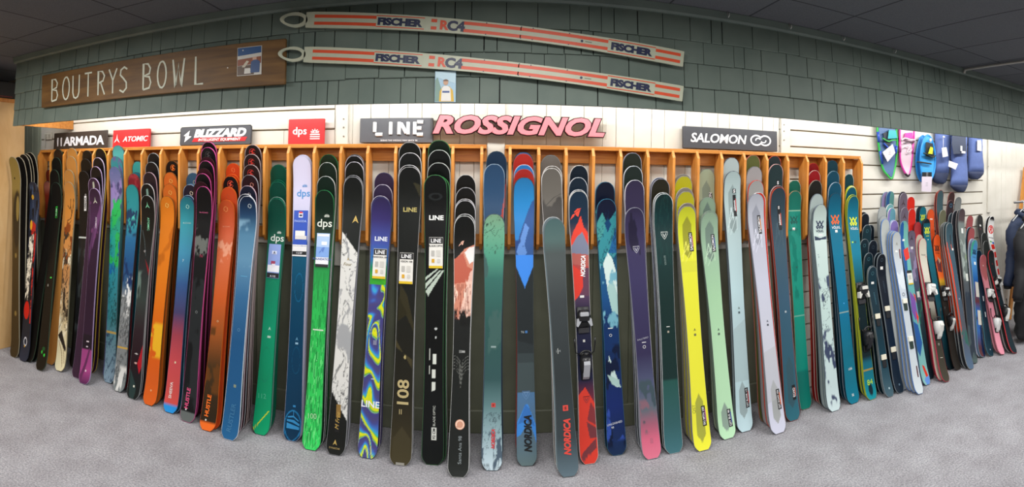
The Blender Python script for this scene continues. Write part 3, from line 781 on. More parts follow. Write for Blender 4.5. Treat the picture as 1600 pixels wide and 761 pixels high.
GROUP = 'skis standing in the divided racks'
ORD = ['right behind', 'second behind', 'third behind', 'fourth behind', 'fifth behind', 'sixth behind', 'seventh behind', 'eighth behind']
def one_ski(label, fr, base, ops, dec, edge, group, fine):
    root = thing('ski', label, 'ski', tuple(fr.T), group)
    build_core(fr, root, edge, int(fr.L/0.0048) if fine else 54)
    if fine: build_top(fr, root, base, ops, 27, int(fr.L/0.0048))
    else: build_top(fr, root, base, ops, 9, 54)
    decals(fr, root, dec)
    return root
def face(fr, side):
    q = np.linspace(0, fr.L*0.999, 60); v = fr.pos(np.zeros(60), q, side*(fr.thick(q)/2)); return v[:, 2], v[:, 1]
def frame(T, P, **k):
    """a Frame lifted until its tail just rests on the carpet"""
    T = Vector(T)
    for _ in range(2):
        f = Frame(T, P, **k); h = float(f.hw(np.array([0.0]))[0]); c = f.pos(np.array([-h, h, 0, 0]), np.array([0.0, 0, 0.01, 0]), np.array([-.006, -.006, -.006, .006]))
        T = T+Vector((0, 0, 0.0012-c[:, 2].min()))
    return Frame(T, P, **k)
def in_bay(P, T, w, px):
    """keep a ski between its two dividers"""
    k = [i for i in range(37) if DIVPX[i] <= px < DIVPX[i+1]]
    if not k: return P, T
    lo, hi = DX[k[0]]+0.0125+w[0]/2, DX[k[0]+1]-0.0125-w[0]/2
    if lo > hi: lo = hi = (lo+hi)/2
    x = min(max(P.x, lo), hi); d = x-P.x; tx = T.x+d*0.6; k = 1-1.22/max(P.z, 1.35)
    m = x+(tx-x)*k; m = min(max(m, lo-0.008), hi+0.008)
    return Vector((x, P.y, P.z)), Vector((x+(m-x)/k, T.y, T.z))
PLACED = []
ZG = np.arange(0.015, 2.0, 0.02)
def hull(fr, dec):
    """centre, half width, front and back of a ski at each height"""
    q = np.linspace(0, fr.L*0.9995, 90); v = fr.pos(np.zeros(90), q, 0.0)
    x = np.interp(ZG, v[:, 2], v[:, 0]); y = np.interp(ZG, v[:, 2], v[:, 1]); h = np.interp(ZG, v[:, 2], fr.hw(q), right=0)
    h[ZG > v[-1, 2]+0.004] = -1
    f, b = y-0.0085, y+0.0075
    for d in dec:
        if d[0] == 'bind':
            for yy in d[1:3]:
                z = fr.pos(0.0, fr.q(yy), 0.0)[0, 2]; f = np.where(np.abs(ZG-z) < 0.13, f-0.085, f)
        if d[0] == 'plates':
            for yy in d[1:3]:
                z = fr.pos(0.0, fr.q(yy), 0.0)[0, 2]; f = np.where(np.abs(ZG-z) < 0.1, f-0.012, f)
    return x, h, f, b
def hits(a, o, dx, dy):
    x, h, f, b = a; X, H, F_, B = o
    return bool(np.any((h > 0) & (H > 0) & (np.abs(x+dx-X) < h+H+0.001) & (f+dy < B) & (F_ < b+dy)))
for _x in (DX[0], DX[37]):
    PLACED.append((np.full(len(ZG), _x), np.where((ZG > 1.19) & (ZG < 1.88), 0.024, -1), np.full(len(ZG), DIV_Y), np.full(len(ZG), WALL_Y)))
CAND = sorted([(dx*0.005, dy*0.007) for dx in range(-12, 13) for dy in range(-13, 14)], key=lambda c: (c[0]*1.5)**2+c[1]**2)
def settle(fr, dec, kw):
    """nudge a ski by the least amount that clears the skis already standing"""
    a = hull(fr, dec); near = [o for o in PLACED if np.min(np.abs(o[0]-a[0])) < 0.25]
    for dx, dy in CAND:
        if a[3].max()+dy > WALL_Y-0.024: continue
        if not any(hits(a, o, dx, dy) for o in near): break
    else: dx = dy = 0
    if dx or dy:
        v = Vector((dx, dy, 0)); fr = frame(Vector(fr.T)+v, Vector(fr.P)+v, **kw); a = hull(fr, dec)
    PLACED.append(a); return fr
def stack(short, label, tip, tail, base, ops=(), dec=(), back=(), w=(0.128, 0.098, 0.118), edge='#3c3f42', yf=None, group=GROUP, gt=0.026, gb=0.042, fine=True, square=0.5, hp=0.05, tipr=0.075, rear=3.262):
    """the front ski of a stack and the ones behind it, each a thing of its own"""
    gaps = [0.55 if (len(b) > 4 and b[4].get('tw')) else 1.0 for b in back]
    tot = sum(gaps)*gt; rack = group == GROUP
    if yf is None: yf = max(3.1, min(3.2, rear-tot))
    kw = dict(hp=hp, tipr=tipr, square=square)
    pxm = (tip[0]*2+sum(b[0] for b in back))/(2+len(back))
    if rack and min([tip[1]]+[b[1] for b in back]) < 236+10*abs(math.sin((tip[0]-PX0)/F)) and yf > 2.95: rear = min(rear, 3.198); yf = min(yf, max(3.02, rear-tot))
    for attempt in range(4):
        frs = []
        P0 = at(tip[0], tip[1], yf); T0 = at_floor(tail[0], tail[1], 0.003)
        Pq, Tq = (P0, T0)
        if rack and yf > 3.145: Pq, Tq = in_bay(P0, T0, w, pxm); Tq = T0
        frs.append(frame(Tq, Pq, w=w, ytip=tip[1], ytail=tail[1], **kw))
        room = sum(gaps)*gb; g2 = gb if T0.y+room < 3.2 else (3.2-T0.y)/room
        acc = 0
        for i, b in enumerate(back):
            acc += gaps[i]; o = b[4] if len(b) > 4 else {}; wk = o.get('w', w)
            yp, ty = yf+acc*gt, T0.y+acc*g2
            for _ in range(14):
                Pk = at(b[0], b[1], yp); Tk = Vector((T0.x+(Pk.x-P0.x)*0.8, ty, 0.003))
                if rack: Pk, Tk = in_bay(Pk, Tk, wk, pxm)
                f = frame(Tk, Pk, w=wk, ytip=b[1], ytail=tail[1]-acc*g2*60, **kw)
                zb, yb = face(f, 1); worst = 0; wz = 0
                for pf in frs[-3:]:
                    za, ya = face(pf, -1); z = np.linspace(0.03, min(za.max(), zb.max())-0.002, 60)
                    d = np.interp(z, zb, yb)-np.interp(z, za, ya)-0.003
                    if d.min() < worst: worst = d.min(); wz = z[d.argmin()]/f.P[2]
                if worst >= 0: break
                yp += -worst*(0.25+0.75*wz)*1.02; ty += -worst*(1-wz)*1.02
            frs.append(f)
        over = frs[-1].P[1]-(rear+0.012)
        if over <= 0 or yf <= 3.03 or not rack and over < 0.03: break
        yf = max(3.03, yf-over); gt = gt if attempt else gt*0.9
    if rack and yf > 2.95: PLACED.extend(hull(f, ()) for f in frs)
    else:
        for i in range(len(frs)):
            b = back[i-1] if i else None; o = b[4] if b and len(b) > 4 else {}
            f = frs[i]; frs[i] = settle(f, o.get('dec', ()) if b else dec, dict(w=f.w, ytip=f.y0, ytail=f.y1, **kw))
    one_ski(label, frs[0], base, ops, dec, edge, group, fine)
    for i, b in enumerate(back):
        o = b[4] if len(b) > 4 else {}
        n = len(back); where = 'farthest behind' if (i == n-1 and n > 2) else ORD[i]
        one_ski('%s %s the %s' % (b[3], where, short), frs[i+1], b[2], o.get('ops', ()), o.get('dec', ()), o.get('edge', edge), group, bool(o.get('fine')))
WD = (0.142, 0.11, 0.128)
NW = (0.118, 0.086, 0.108)
PALE = '#c9cbd0'
# ---- left rack, from its left end
stack('dark red ski in the first slot', 'dark red ski with a pale band in the leftmost slot of the rack', (71, 283), (65, 551), [(265,'#7c2a22'),(292,'#b07468'),(305,'#8a3428'),(400,'#5a1e20'),(560,'#3a1518')],
  back=[(73,265,'#6f2620','brown red ski')], w=NW, yf=3.24, fine=False)
stack('black ski with the green strip', 'black ski with a bright green name strip near its tip', (86, 285), (62, 579), [(285,'#221f1c'),(400,'#1c1a18'),(580,'#161614')],
  [('e','#3fd050',-.2,553,.12,2.5),('e','#3fd050',.35,557,.14,2.5),('e','#245a30',.1,548,.3,3)], [('strip','ARMADA',.15,334,.02,.1,None),('box',.15,334,.024,.105,'#2fc03c','name_strip',3),('txt','ARMADA',.15,334,.016,93,'#0f3a14',{'bold':.03}),('box',.3,440,.02,.012,'#3fd050','mark'),('txt','II',-.2,452,.02,0,'#c8cabf')],
  back=[(84,265,'#1f1c1a','black ski'),(87,246,'#1c1a18','black ski'),(90,233,'#3a2a1e','dark brown ski')], edge='#2a4034')
stack('tan antler ski', 'tan ski printed with dark antlers and patches', (106, 284), (92, 580), [(283,'#c08a4c'),(330,'#c2863f'),(370,'#c98f50'),(440,'#b88a5c'),(500,'#c9b894'),(540,'#dcd2ae'),(580,'#e2dab8')],
  [('k','#2c2a26',.007,[(.2,312),(.15,324),(.5,335),(.35,344),(-.3,347)]),('k','#2c2a26',.007,[(.85,312),(.7,328),(.35,344)]),('k','#2c2a26',.006,[(-.5,322),(.0,328),(.15,324)]),('k','#2c2a26',.005,[(-.4,350),(.1,352),(.5,347)]),
   ('n','#4a3c30',360,505,.57,26,9,11),('n','#e4dcc4',395,540,.60,18,7,14),('n','#8a4a20',345,470,.62,30,12,17),('v','#2a2622',360,520,.07,26,14,6),('k','#8a6a4a',.006,[(-.7,536),(.0,552),(.5,574)]),('k','#8a6a4a',.005,[(-.3,532),(.4,548),(.8,568)]),('p','#3a322c',[(-1,528),(-.2,520),(.9,545),(.8,552)])],
  back=[(109,265,'#b98648','tan ski'),(110,244,'#b78346','tan ski'),(111,231,'#b88445','tan ski')], edge='#8f866c')
stack('black ski with the white strip', 'black ski with an upright white name strip and a white bar', (131, 267), (118, 579), [(265,'#121214'),(375,'#1a1a1c'),(380,'#26282a'),(580,'#1a1c1e')],
  [('c','#c9d0cc',373,375.5),('n','#3c4244',378,520,.58,24,6,3)], [('box',.15,319,.026,.13,'#dcdcdc','name_strip',3),('txt','ARMADA',.15,319,.017,93,'#1a1a1a',{'bold':.03}),('logo','circle',.15,305,.016,'#dcdcdc')],
  back=[(133,248,'#1b1714','black ski'),(135,235,'#241c16','black brown ski')], edge='#2a2a2c')
stack('purple ski with the spike emblem', 'dark purple ski with a white spike emblem and magenta tail', (146, 294), (130, 600), [(293,'#38243c'),(345,'#4a2c50'),(375,'#35203c'),(470,'#2c1a34'),(526,'#33203a'),(527,'#241c2c'),(548,'#241c2c'),(550,'#9c4a84'),(580,'#a84e8c'),(600,'#5a2c58')],
  [('p','#6b4470',[(-.4,365),(.9,318),(1,340),(-.2,395)]),('p','#5a3860',[(-.9,392),(-.2,356),(.1,362),(-.8,420)]),('n','#6e3f6c',300,420,.6,12,9,5),('p','#6a3560',[(-.9,590),(.5,545),(.7,550),(-.6,598)]),('e','#d9d0d8',.1,537,.3,1),('e','#d9d0d8',.0,545,.2,1)],
  [('logo','spike',.05,313,.055,'#cfd3c0'),('txt','ATOMIC',.25,350,.017,-88,'#cfc6d2',{'bold':.012}),('logo','square',.1,581,.014,'#d9c4d2')],
  back=[(149,278,'#402a42','dark purple ski',{'edge':'#b6a0c4','ops':[('p','#cfd3c0',[(-.3,298),(.3,298),(0,284)])]}),(153,260,'#1a1518','black ski',{'edge':'#b6a0c4'}),(156,246,'#1c1618','black ski',{'edge':'#c6b8d0'}),(159,231.5,'#1d1718','black ski',{'edge':'#b89a40'}),(161,250,'#3c2440','purple ski',{'edge':'#b89a40'})], edge='#a58fb8')
stack('purple and green scribble ski', 'ski fading from violet to green and teal with dark scribbled lines', (178, 260), (169, 598), [(259,'#6a74a0'),(300,'#7a7498'),(322,'#5f8a86'),(340,'#2f9a72'),(375,'#2aa08c'),(410,'#2b8e9c'),(500,'#3f7f86'),(545,'#6f8f9a'),(598,'#8fa3b2')],
  [('n','#4e4a72',266,330,.55,26,11,3),('n','#8f7fae',270,340,.6,18,8,9),('n','#2fae5e',312,420,.56,20,8,13),('n','#1f6aa0',360,440,.6,16,7,21),('v','#12302f',330,520,.045,30,13,6),('v','#2e3f58',520,596,.06,30,14,9),('c','#b39a5c',521,524)],
  back=[(180,244,'#6c6a94','violet ski',{'fine':1,'ops':[('n','#3f8a90',240,420,.5,20,9,4)]}),(183,227,'#5aa6a4','pale teal ski')], edge='#4a6a70')
stack('teal cloud ski', 'teal ski with navy cloud shapes and a grey lower half', (205, 288), (184, 612), [(287,'#2f8f90'),(330,'#2f8a92'),(345,'#39a09c'),(375,'#2a6f98'),(420,'#1f5484'),(450,'#3a5f80'),(470,'#8a8f92'),(540,'#84888a'),(612,'#7c8486')],
  [('n','#1c3f60',312,372,.5,16,8,5),('n','#57bdb0',300,345,.62,16,9,8),('n','#163a66',385,450,.55,18,8,15),('n','#d9dcdc',438,500,.56,34,12,12),('v','#4c5052',470,605,.06,26,9,4),('c','#c0a050',546,549),('n','#d6d8d6',575,612,.55,40,8,22)],
  [('logo','circle',.0,537,.02,'#5a5e60')],
  back=[(206,271,'#7c2630','dark red ski',{'ops':[('n','#9c3a42',265,400,.55,30,10,3)]}),(212,269,'#2c7484','blue teal ski'),(212,252,'#3f9a98','teal ski')], edge='#39464c')
stack('black ski with the green spike', 'black ski with a mint green spike emblem', (229, 305), (206, 623), [(304,'#141618'),(370,'#161a1a'),(420,'#2a3034'),(470,'#3a4644'),(520,'#33262e'),(570,'#2a1620'),(598,'#1e2426'),(623,'#1c2426')],
  [('p','#8f1e2a',[(.1,408),(1,424),(1,434)]),('k','#4a5658',.006,[(-.8,362),(-.3,378),(.1,402)]),('n','#6a7f78',428,530,.52,12,4,7),('p','#b02030',[(.2,570),(1,538),(1,572),(.6,585)]),('p','#2f4444',[(-.9,580),(.3,605),(.4,623),(-.6,623)]),('e','#c9c6c6',-.1,556,.3,1),('e','#c9a6a0',-.1,570,.24,1.6)],
  [('logo','spike',.0,320,.05,'#7fcfa6'),('txt','ATOMIC',.15,351,.018,-86,'#7fcfa6',{'bold':.012}),('logo','circle',-.1,395,.016,'#c9c6c6'),('logo','square',.0,605,.014,'#d9d8c8')],
  back=[(232,287,'#17191b','black ski',{'edge':'#b7b9bb','ops':[('p','#8fb0a4',[(-.35,318),(.35,318),(0,296)]),('c','#d8d6d4',303,306)]}),(235,269,'#2e2228','plum black ski',{'edge':'#a88f9a'}),(238,253,'#1e1a1c','black ski'),(239,239,'#1c191b','black ski')], edge='#8f9496')
stack('golden orange ski', 'golden orange ski with a yellow cloud and ring emblem', (260, 306), (232, 633), [(305,'#cc7a26'),(360,'#cf7d26'),(440,'#d27c22'),(520,'#cf6e20'),(560,'#cf6420'),(633,'#d2682c')],
  [('n','#dfb030',510,562,.5,16,8,6),('n','#b86a1c',330,420,.6,8,4,3)], [('logo','ring',.0,321,.036,'#e0b45e'),('logo','disc',.0,612,.014,'#e0a070')],
  back=[(264,287,'#c46a2a','orange ski',{'dec':[('logo','ring',.1,301,.034,'#d8a04e')]}),(264,269,'#c2672a','orange ski',{'dec':[('logo','ring',.1,283,.034,'#d8a04e')]}),(267,251,'#1d1614','black orange-emblem ski',{'dec':[('logo','bolt',.1,262,.045,'#d8681e')]}),(268,268,'#a8541e','burnt orange ski')], edge='#7c4a1c')
stack('teal to red ski', 'ski fading from teal to red with a bright blue tail end', (287, 307), (264.5, 645), [(305,'#27707c'),(350,'#3f98a4'),(400,'#4a92b0'),(450,'#3c5f90'),(495,'#4f4a70'),(530,'#a04a58'),(570,'#c2545a'),(625,'#cc5a55'),(632,'#cc5a55'),(634,'#2f95d8'),(646,'#2f95d8')], (),
  [('logo','ring',.1,323,.032,'#9fd0c4'),('txt','BLIZZARD',.0,350,.009,0,'#b5d6d8',{'wide':1.2}),('txt','SHEEVA',-.25,613,.022,88,'#e8d8d4',{'bold':.02}),('logo','square',.05,571,.013,'#d9c9a8'),('txt','y',-.1,410,.02,0,'#b8d4dc')],
  back=[(288,304.5,'#1f4f5c','teal ski',{'tw':1,'edge':'#8fa4c0'}),(288,288,'#2c2434','dark purple ski',{'edge':'#8fa0b8','dec':[('logo','ring',.2,302,.032,'#d8c8b0')]}),(292,287,'#33455c','slate blue ski',{'tw':1,'edge':'#5c86a8'}),(294,270,'#3e5f78','blue grey ski',{'dec':[('logo','ring',.2,285,.032,'#b0a890')]})], edge='#3a5a80')
stack('black ski with pink edges', 'black ski with pink edges and pink lettering HUSTLE near its tail', (317, 291), (291, 659), [(290,'#161415'),(345,'#17181a'),(400,'#1e2022'),(500,'#1a1c1e'),(644,'#191b1d'),(646,'#6a706f'),(659,'#6a706f')],
  [('n','#6e726e',355,402,.5,16,9,5),('n','#2e3234',410,640,.58,10,4,8)], [('txt','BLIZZARD',.0,333,.009,0,'#c05a80',{'wide':1.2}),('txt','HUSTLE',-.25,625,.027,86,'#d8507e',{'bold':.03}),('logo','square',-.3,642,.01,'#d8d8d8'),('txt','N',.1,403,.022,0,'#a03050'),('logo','circle',.05,492,.018,'#8a8f90')],
  back=[(327,284,'#3a1420','burgundy ski',{'edge':'#2a1016','tw':1}),(318,271,'#181516','black ski'),(329,263,'#3c1622','burgundy ski',{'tw':1,'edge':'#2a1016'}),(321,251,'#181516','black ski'),(331,245,'#3c1622','burgundy ski',{'tw':1,'edge':'#2a1016','dec':[('logo','ring',.1,258,.034,'#6a3038')]}),(324,230,'#181516','black ski',{'dec':[('logo','bolt',.0,242,.05,'#3a3438')]}),(325,221.5,'#1b1517','black ski')], edge='#c2508e')
stack('coral orange ski', 'coral orange ski turning brown with orange lettering HUSTLE', (349, 312), (322.5, 673), [(311,'#c25a30'),(360,'#cc6440'),(400,'#d4764e'),(470,'#c8642e'),(530,'#9a5a2c'),(580,'#4e3a22'),(655,'#352a1c'),(661,'#352a1c'),(663,'#e2722a'),(673,'#e2722a')],
  [('n','#e2a284',372,415,.54,12,9,5),('n','#6a4420',520,620,.55,12,6,3)], [('logo','ring',-.1,327,.04,'#d8844a'),('txt','HUSTLE',-.25,638,.027,86,'#f07020',{'bold':.03}),('txt','BLIZZARD',.0,356,.009,0,'#dc9a78'),('logo','square',-.3,659,.01,'#e0dcd4'),('logo','circle',.0,510,.014,'#d8c8a0')],
  back=[(351.5,292,'#c05028','orange red ski',{'dec':[('logo','ring',-.1,308,.04,'#b0441e')]}),(357,275,'#1c1517','black ski',{'dec':[('logo','bolt',.0,288,.05,'#c4452c')]}),(362,272,'#b8441e','red orange ski',{'tw':1}),(363,255,'#c24a20','orange ski',{'dec':[('logo','ring',.0,266,.034,'#d86a38')]})], edge='#d2601c')
stack('steel blue ski', 'navy to steel blue ski with white edges and a ring emblem', (386, 306), (357, 687), [(305,'#16233c'),(335,'#2a4868'),(370,'#55829e'),(410,'#6590ac'),(470,'#3f6f96'),(540,'#2a5c86'),(640,'#2a628e'),(687,'#2c6894')],
  [('n','#7ea2b8',345,420,.58,8,5,6)], [('logo','ring',.3,322,.03,'#b8c4c8'),('box',.1,437,.05,.004,'#58a0c8','mark'),('txt','RUSTLER',.0,655,.03,84,'#37719c',{'bold':.02}),('logo','circle',.0,522,.02,'#5a88a8'),('logo','square',.1,608,.018,'#7e8a78')],
  back=[(387,303,'#1a2438','navy ski',{'tw':1,'edge':'#d8dae0'}),(388,290,'#1c2034','dark navy ski',{'edge':'#c2a8b4','dec':[('logo','ring',.2,305,.03,'#b8b0b0')]}),(389.5,273,'#30161c','dark maroon ski',{'edge':'#8f9098','dec':[('logo','ring',.3,289,.03,'#c07a6a')]}),(391.5,257,'#2e1a18','brown black ski',{'edge':'#a09090','dec':[('logo','bolt',-.05,271,.05,'#b02a22')]}),(392.5,240.5,'#2a1a18','brown black ski',{'edge':'#a09090','dec':[('logo','bolt',-.05,254,.05,'#a8281f')]}),(394,226,'#281a18','brown black ski',{'edge':'#a09090','dec':[('logo','bolt',-.05,238,.05,'#b02a20')]})], edge='#d4d8e0')
def sales_tag(u, y, top, kind):
    """printed retail card laid against the top sheet"""
    W = 0.088
    if kind == 'blue':
        return ('tag', u, y, W, .225, '#8aa0da', [('b',0,.22,.98,.2,'#e9e9ee'),('b',0,.42,.98,.14,'#17171b'),('b',0,-.25,.4,.1,'#d6dcf2'),('l','chev',0,-.25,.1,'#1d2440'),('b',-.05,.05,.35,.1,'#a03a5a'),('b',0,.12,.3,.08,'#e4e0ea'),('t','A 112',0,.44,.05,'#e8e8ec')])
    return ('tag', u, y, W, .215, '#a9c4e8', [('b',0,-.44,.9,.07,'#e6ecf4'),('b',.1,-.2,.4,.1,'#f0f2f6'),('b',0,.06,.98,.3,'#7ba2de'),('l','peak',-.05,.02,.2,'#5a7fc8'),('b',0,.32,.98,.2,'#e8eaf0'),('b',0,.46,.98,.08,'#1c1c20'),('t','FOUNDATION',0,.27,.06,'#3a4a90')])
stack('green ski with a yellow slash', 'green ski with white letters dps, a price card and a yellow slash', (432, 310), (406, 679), [(309,'#0c4a3c'),(360,'#0d4e40'),(372,'#0f5c48'),(440,'#168464'),(520,'#179470'),(600,'#129068'),(679,'#0fa070')],
  [('k','#c9cf2e',.006,[(-.95,674),(.75,644)]),('r','#1a8a68',.1,470,.8,26,.06),('r','#1a8a68',-.1,575,.7,26,.06)], [('txt','dps',.2,374,.046,0,'#dfe4dc',{'bold':.005,'wide':1.1}),('logo','sun',.4,366,.03,'#dfe4dc'),sales_tag(0,412,0,'blue'),('logo','chev',.1,519,.024,'#a8d4c0'),('box',.1,532,.024,.014,'#a8c8b8','mark'),('txt','112',-.2,623,.03,4,'#4ab08a')],
  back=[(432.5,307.5,'#0d4c3e','dark green ski',{'tw':1,'edge':'#7c9a90'}),(433.6,283.6,'#0c4c3e','dark green ski'),(434.5,281,'#0d4436','dark green ski',{'tw':1}),(433.6,257,'#0e5242','dark green ski')], edge='#0e6a50')
stack('white topped blue ski', 'ski with a white top lettered dps in blue and dark teal below', (470.5, 243), (455, 689), [(242,'#cfcade'),(318,'#c6c3da'),(380,'#c4c8dc'),(385,'#10607c'),(470,'#0c4a66'),(560,'#0a4260'),(630,'#0b3f5c'),(689,'#0c3a56')],
  [('r','#1a6a90',.1,457,.6,22,.05),('r','#145474',.1,570,.55,20,.05),('r','#2a80b0',.0,668,.95,22,.06)],
  [('txt','dps',.2,304,.046,0,'#3c86c4',{'bold':.01,'wide':1.05}),('logo','sun',.35,293,.034,'#3c86c4'),
   ('tag',0,362,.098,.235,'#2c50b4',[('b',0,-.37,.3,.14,'#dfe2ee'),('b',0,-.44,.25,.05,'#d03a3a'),('b',0,-.36,.2,.05,'#2a3050'),('b',0,.17,.7,.2,'#e6e4e2'),('b',.06,.26,.82,.1,'#d8d4d0'),('t','PAGODA',0,-.2,.06,'#9fb4ea')]),
   ('tag',0,398,.1,.075,'#e4e3e4',[('b',0,.22,.98,.3,'#16161a'),('t','112 RP',0,.22,.14,'#e0e0e4')]),
   ('logo','tree',.05,662,.085,'#2d86bc'),('logo','chev',.1,537,.024,'#5a90b0'),('box',.1,544,.02,.012,'#8ab0c8','mark'),('box',.1,639,.018,.012,'#2a80b8','mark')],
  back=[(472.6,241.5,'#cdc8dc','white ski',{'tw':1}),(473.5,244,'#c9c4d8','white ski')], edge='#b4b6cc', yf=3.2)
stack('bright green streaked ski', 'bright green streaked ski with a dark top lettered dps and a price card', (505, 296.7), (485, 703), [(296,'#12261c'),(360,'#142c20'),(405,'#1c5034'),(432,'#2f9a52'),(480,'#38b45c'),(600,'#3cc260'),(703,'#40d06a')],
  [('s','#2a8a48',432,700,.62,3),('s','#7ae08c',520,700,.8,7)], [('txt','dps',.05,351,.05,0,'#d8dcd2',{'bold':.01,'wide':1.05}),('logo','sun',.3,340,.034,'#d8dcd2'),sales_tag(0,396,0,'snow'),('box',.0,524,.07,.008,'#c4d8c0','mark'),('txt','100',-.1,655,.03,4,'#a8e0a8')],
  back=[(508,275,'#15291f','black green ski',{'edge':'#c2c8c6'}),(508,253.5,'#1b2a20','black green ski',{'edge':'#c2c8c6'}),(509,241,'#20301f','dark olive ski')], edge='#2a7a48')
stack('white marble ski', 'white marbled ski with a black tip and tail and gold marks', (551.5, 276), (523, 711), [(275,'#1c1e1c'),(360,'#222623'),(640,'#22252a'),(711,'#2a2c2a')],
  [('p','#d6d6d2',[(-1.1,366),(1.1,404),(1.1,662),(-1.1,618)]),('v','#33353a',380,660,.016,9,5,8),('v','#3c3e42',540,660,.03,12,6,21),('v','#8a8c90',370,660,.03,8,4,15),('n','#a4a6a8',370,660,.66,9,5,4),('p','#1f211f',[(-1.1,618),(1.1,664),(1.1,720),(-1.1,720)])],
  [('logo','chev',.45,346,.05,'#c4a85c'),('logo','chev',-.1,412,.02,'#b09a62'),('txt','Four',-.1,420,.02,0,'#8a7a4c',{'shear':.3}),('box',.0,648,.028,.075,'#8a6a34','name_strip',2),('box',-.05,670,.028,.07,'#101010','name_strip',2),('txt','M Free',-.05,662,.024,88,'#c0a050',{'shear':.3}),('logo','chev',-.1,694,.03,'#c4a85c'),('txt','DYNASTAR',-.1,702,.009,0,'#b09a62')],
  back=[(552,273.5,'#1d1f1d','black ski',{'tw':1}),(553.6,252.5,'#1d1f1b','black ski',{'edge':'#c9c9d4'}),(552.5,243,'#1b1b19','black ski',{'edge':'#b4b4c0'}),(553,241,'#1a1a18','black ski',{'tw':1})], edge='#8f9196')
def line_tag(u, y, name):
    return ('tag', u, y, .084, .185, '#e3e1da', [('b',0,-.39,.98,.2,'#0f0f11'),('t','LINE',0,-.39,.12,'#f0f0f0'),('t',name,0,-.22,.055,'#26262a'),('b',-.22,.02,.24,.18,'#b4b2ac'),('b',.18,.02,.3,.2,'#cbc9c2'),('b',-.2,.26,.2,.12,'#d2a02c'),('b',.2,.26,.2,.12,'#c9c7c0'),('b',0,.46,.98,.08,'#d9b824')])
stack('purple ski with swirled bands', 'purple ski lettered LINE with green and yellow swirls and a price card', (595.8, 308), (573, 716), [(307,'#3a3058'),(345,'#443c74'),(385,'#4a5aa4'),(410,'#3a78b0'),(425,'#2a8a60'),(440,'#3aa03c'),(470,'#50a82c'),(716,'#4a58a8')],
  [('n','#52b030',432,470,.5,16,9,5),('sw',[(0,'#54507e'),(.24,'#4c4a88'),(.27,'#9ac0a8'),(.30,'#3f9a50'),(.36,'#c8d42a'),(.50,'#e0da28'),(.54,'#5ab84a'),(.60,'#46a8d0'),(.72,'#4a78c4'),(.86,'#4e5494'),(1,'#54507e')],452,720,9,3.0,5)],
  [('txt','LINE',.1,377,.026,0,'#dfe4f0',{'bold':.03,'wide':1.1}),line_tag(.1,418,'PANDORA 104'),('txt','LINE',.0,638,.036,0,'#e4e8f2',{'bold':.02,'wide':1.1}),('box',.1,600,.02,.004,'#d8dce6','mark'),('txt','|||',.1,543,.02,0,'#c8ccd6')],
  back=[(594.7,305.7,'#38304e','dark purple ski',{'tw':1,'edge':'#c4c2d6'}),(598,288,'#3c324e','dark purple ski',{'edge':'#c4c2d6'}),(600,269.5,'#40344e','dark purple ski')], edge='#3c4270')
stack('black ski with the olive 108', 'black and olive ski lettered LINE in olive with number 108', (640, 260.5), (625, 727), [(259,'#1b1d1b'),(400,'#1e211f'),(500,'#23241f'),(620,'#2a281f'),(670,'#3a3524'),(727,'#4a432c')],
  [('p','#3f3c2c',[(.3,285),(1,290),(1,312)]),('p','#3c3826',[(-.7,452),(.1,470),(1,520),(1,528),(-.7,480)]),('p','#4c4630',[(-1,552),(.9,570),(.9,584),(-1,540)]),('p','#33301f',[(-.9,470),(.2,500),(-.9,512)]),('p','#4a4430',[(-.8,690),(.0,672),(.9,690),(.9,727),(-.8,727)]),('e','#b6a878',.1,567,.12,3)],
  [('txt','LINE',.1,331,.026,0,'#a89a5a',{'bold':.03,'wide':1.15}),line_tag(-.1,427,'VISION 108'),('txt','108',.0,620,.066,90,'#b8a878',{'bold':.02,'wide':1.12}),('box',-.3,650,.004,.028,'#b8a878','mark'),('box',-.1,650,.004,.028,'#b8a878','mark'),('box',.0,725,.05,.012,'#8a8880','mark')],
  back=[(641,257.5,'#1c1e1b','black ski',{'tw':1,'edge':'#c8c8cc'}),(642,238.4,'#1b1d1b','black ski',{'edge':'#c8c8cc','ops':[('p','#3f3c2c',[(.2,262),(1,266),(1,282)])]}),(640,222,'#1a1c18','black ski')], w=WD, edge='#a9a9a8')
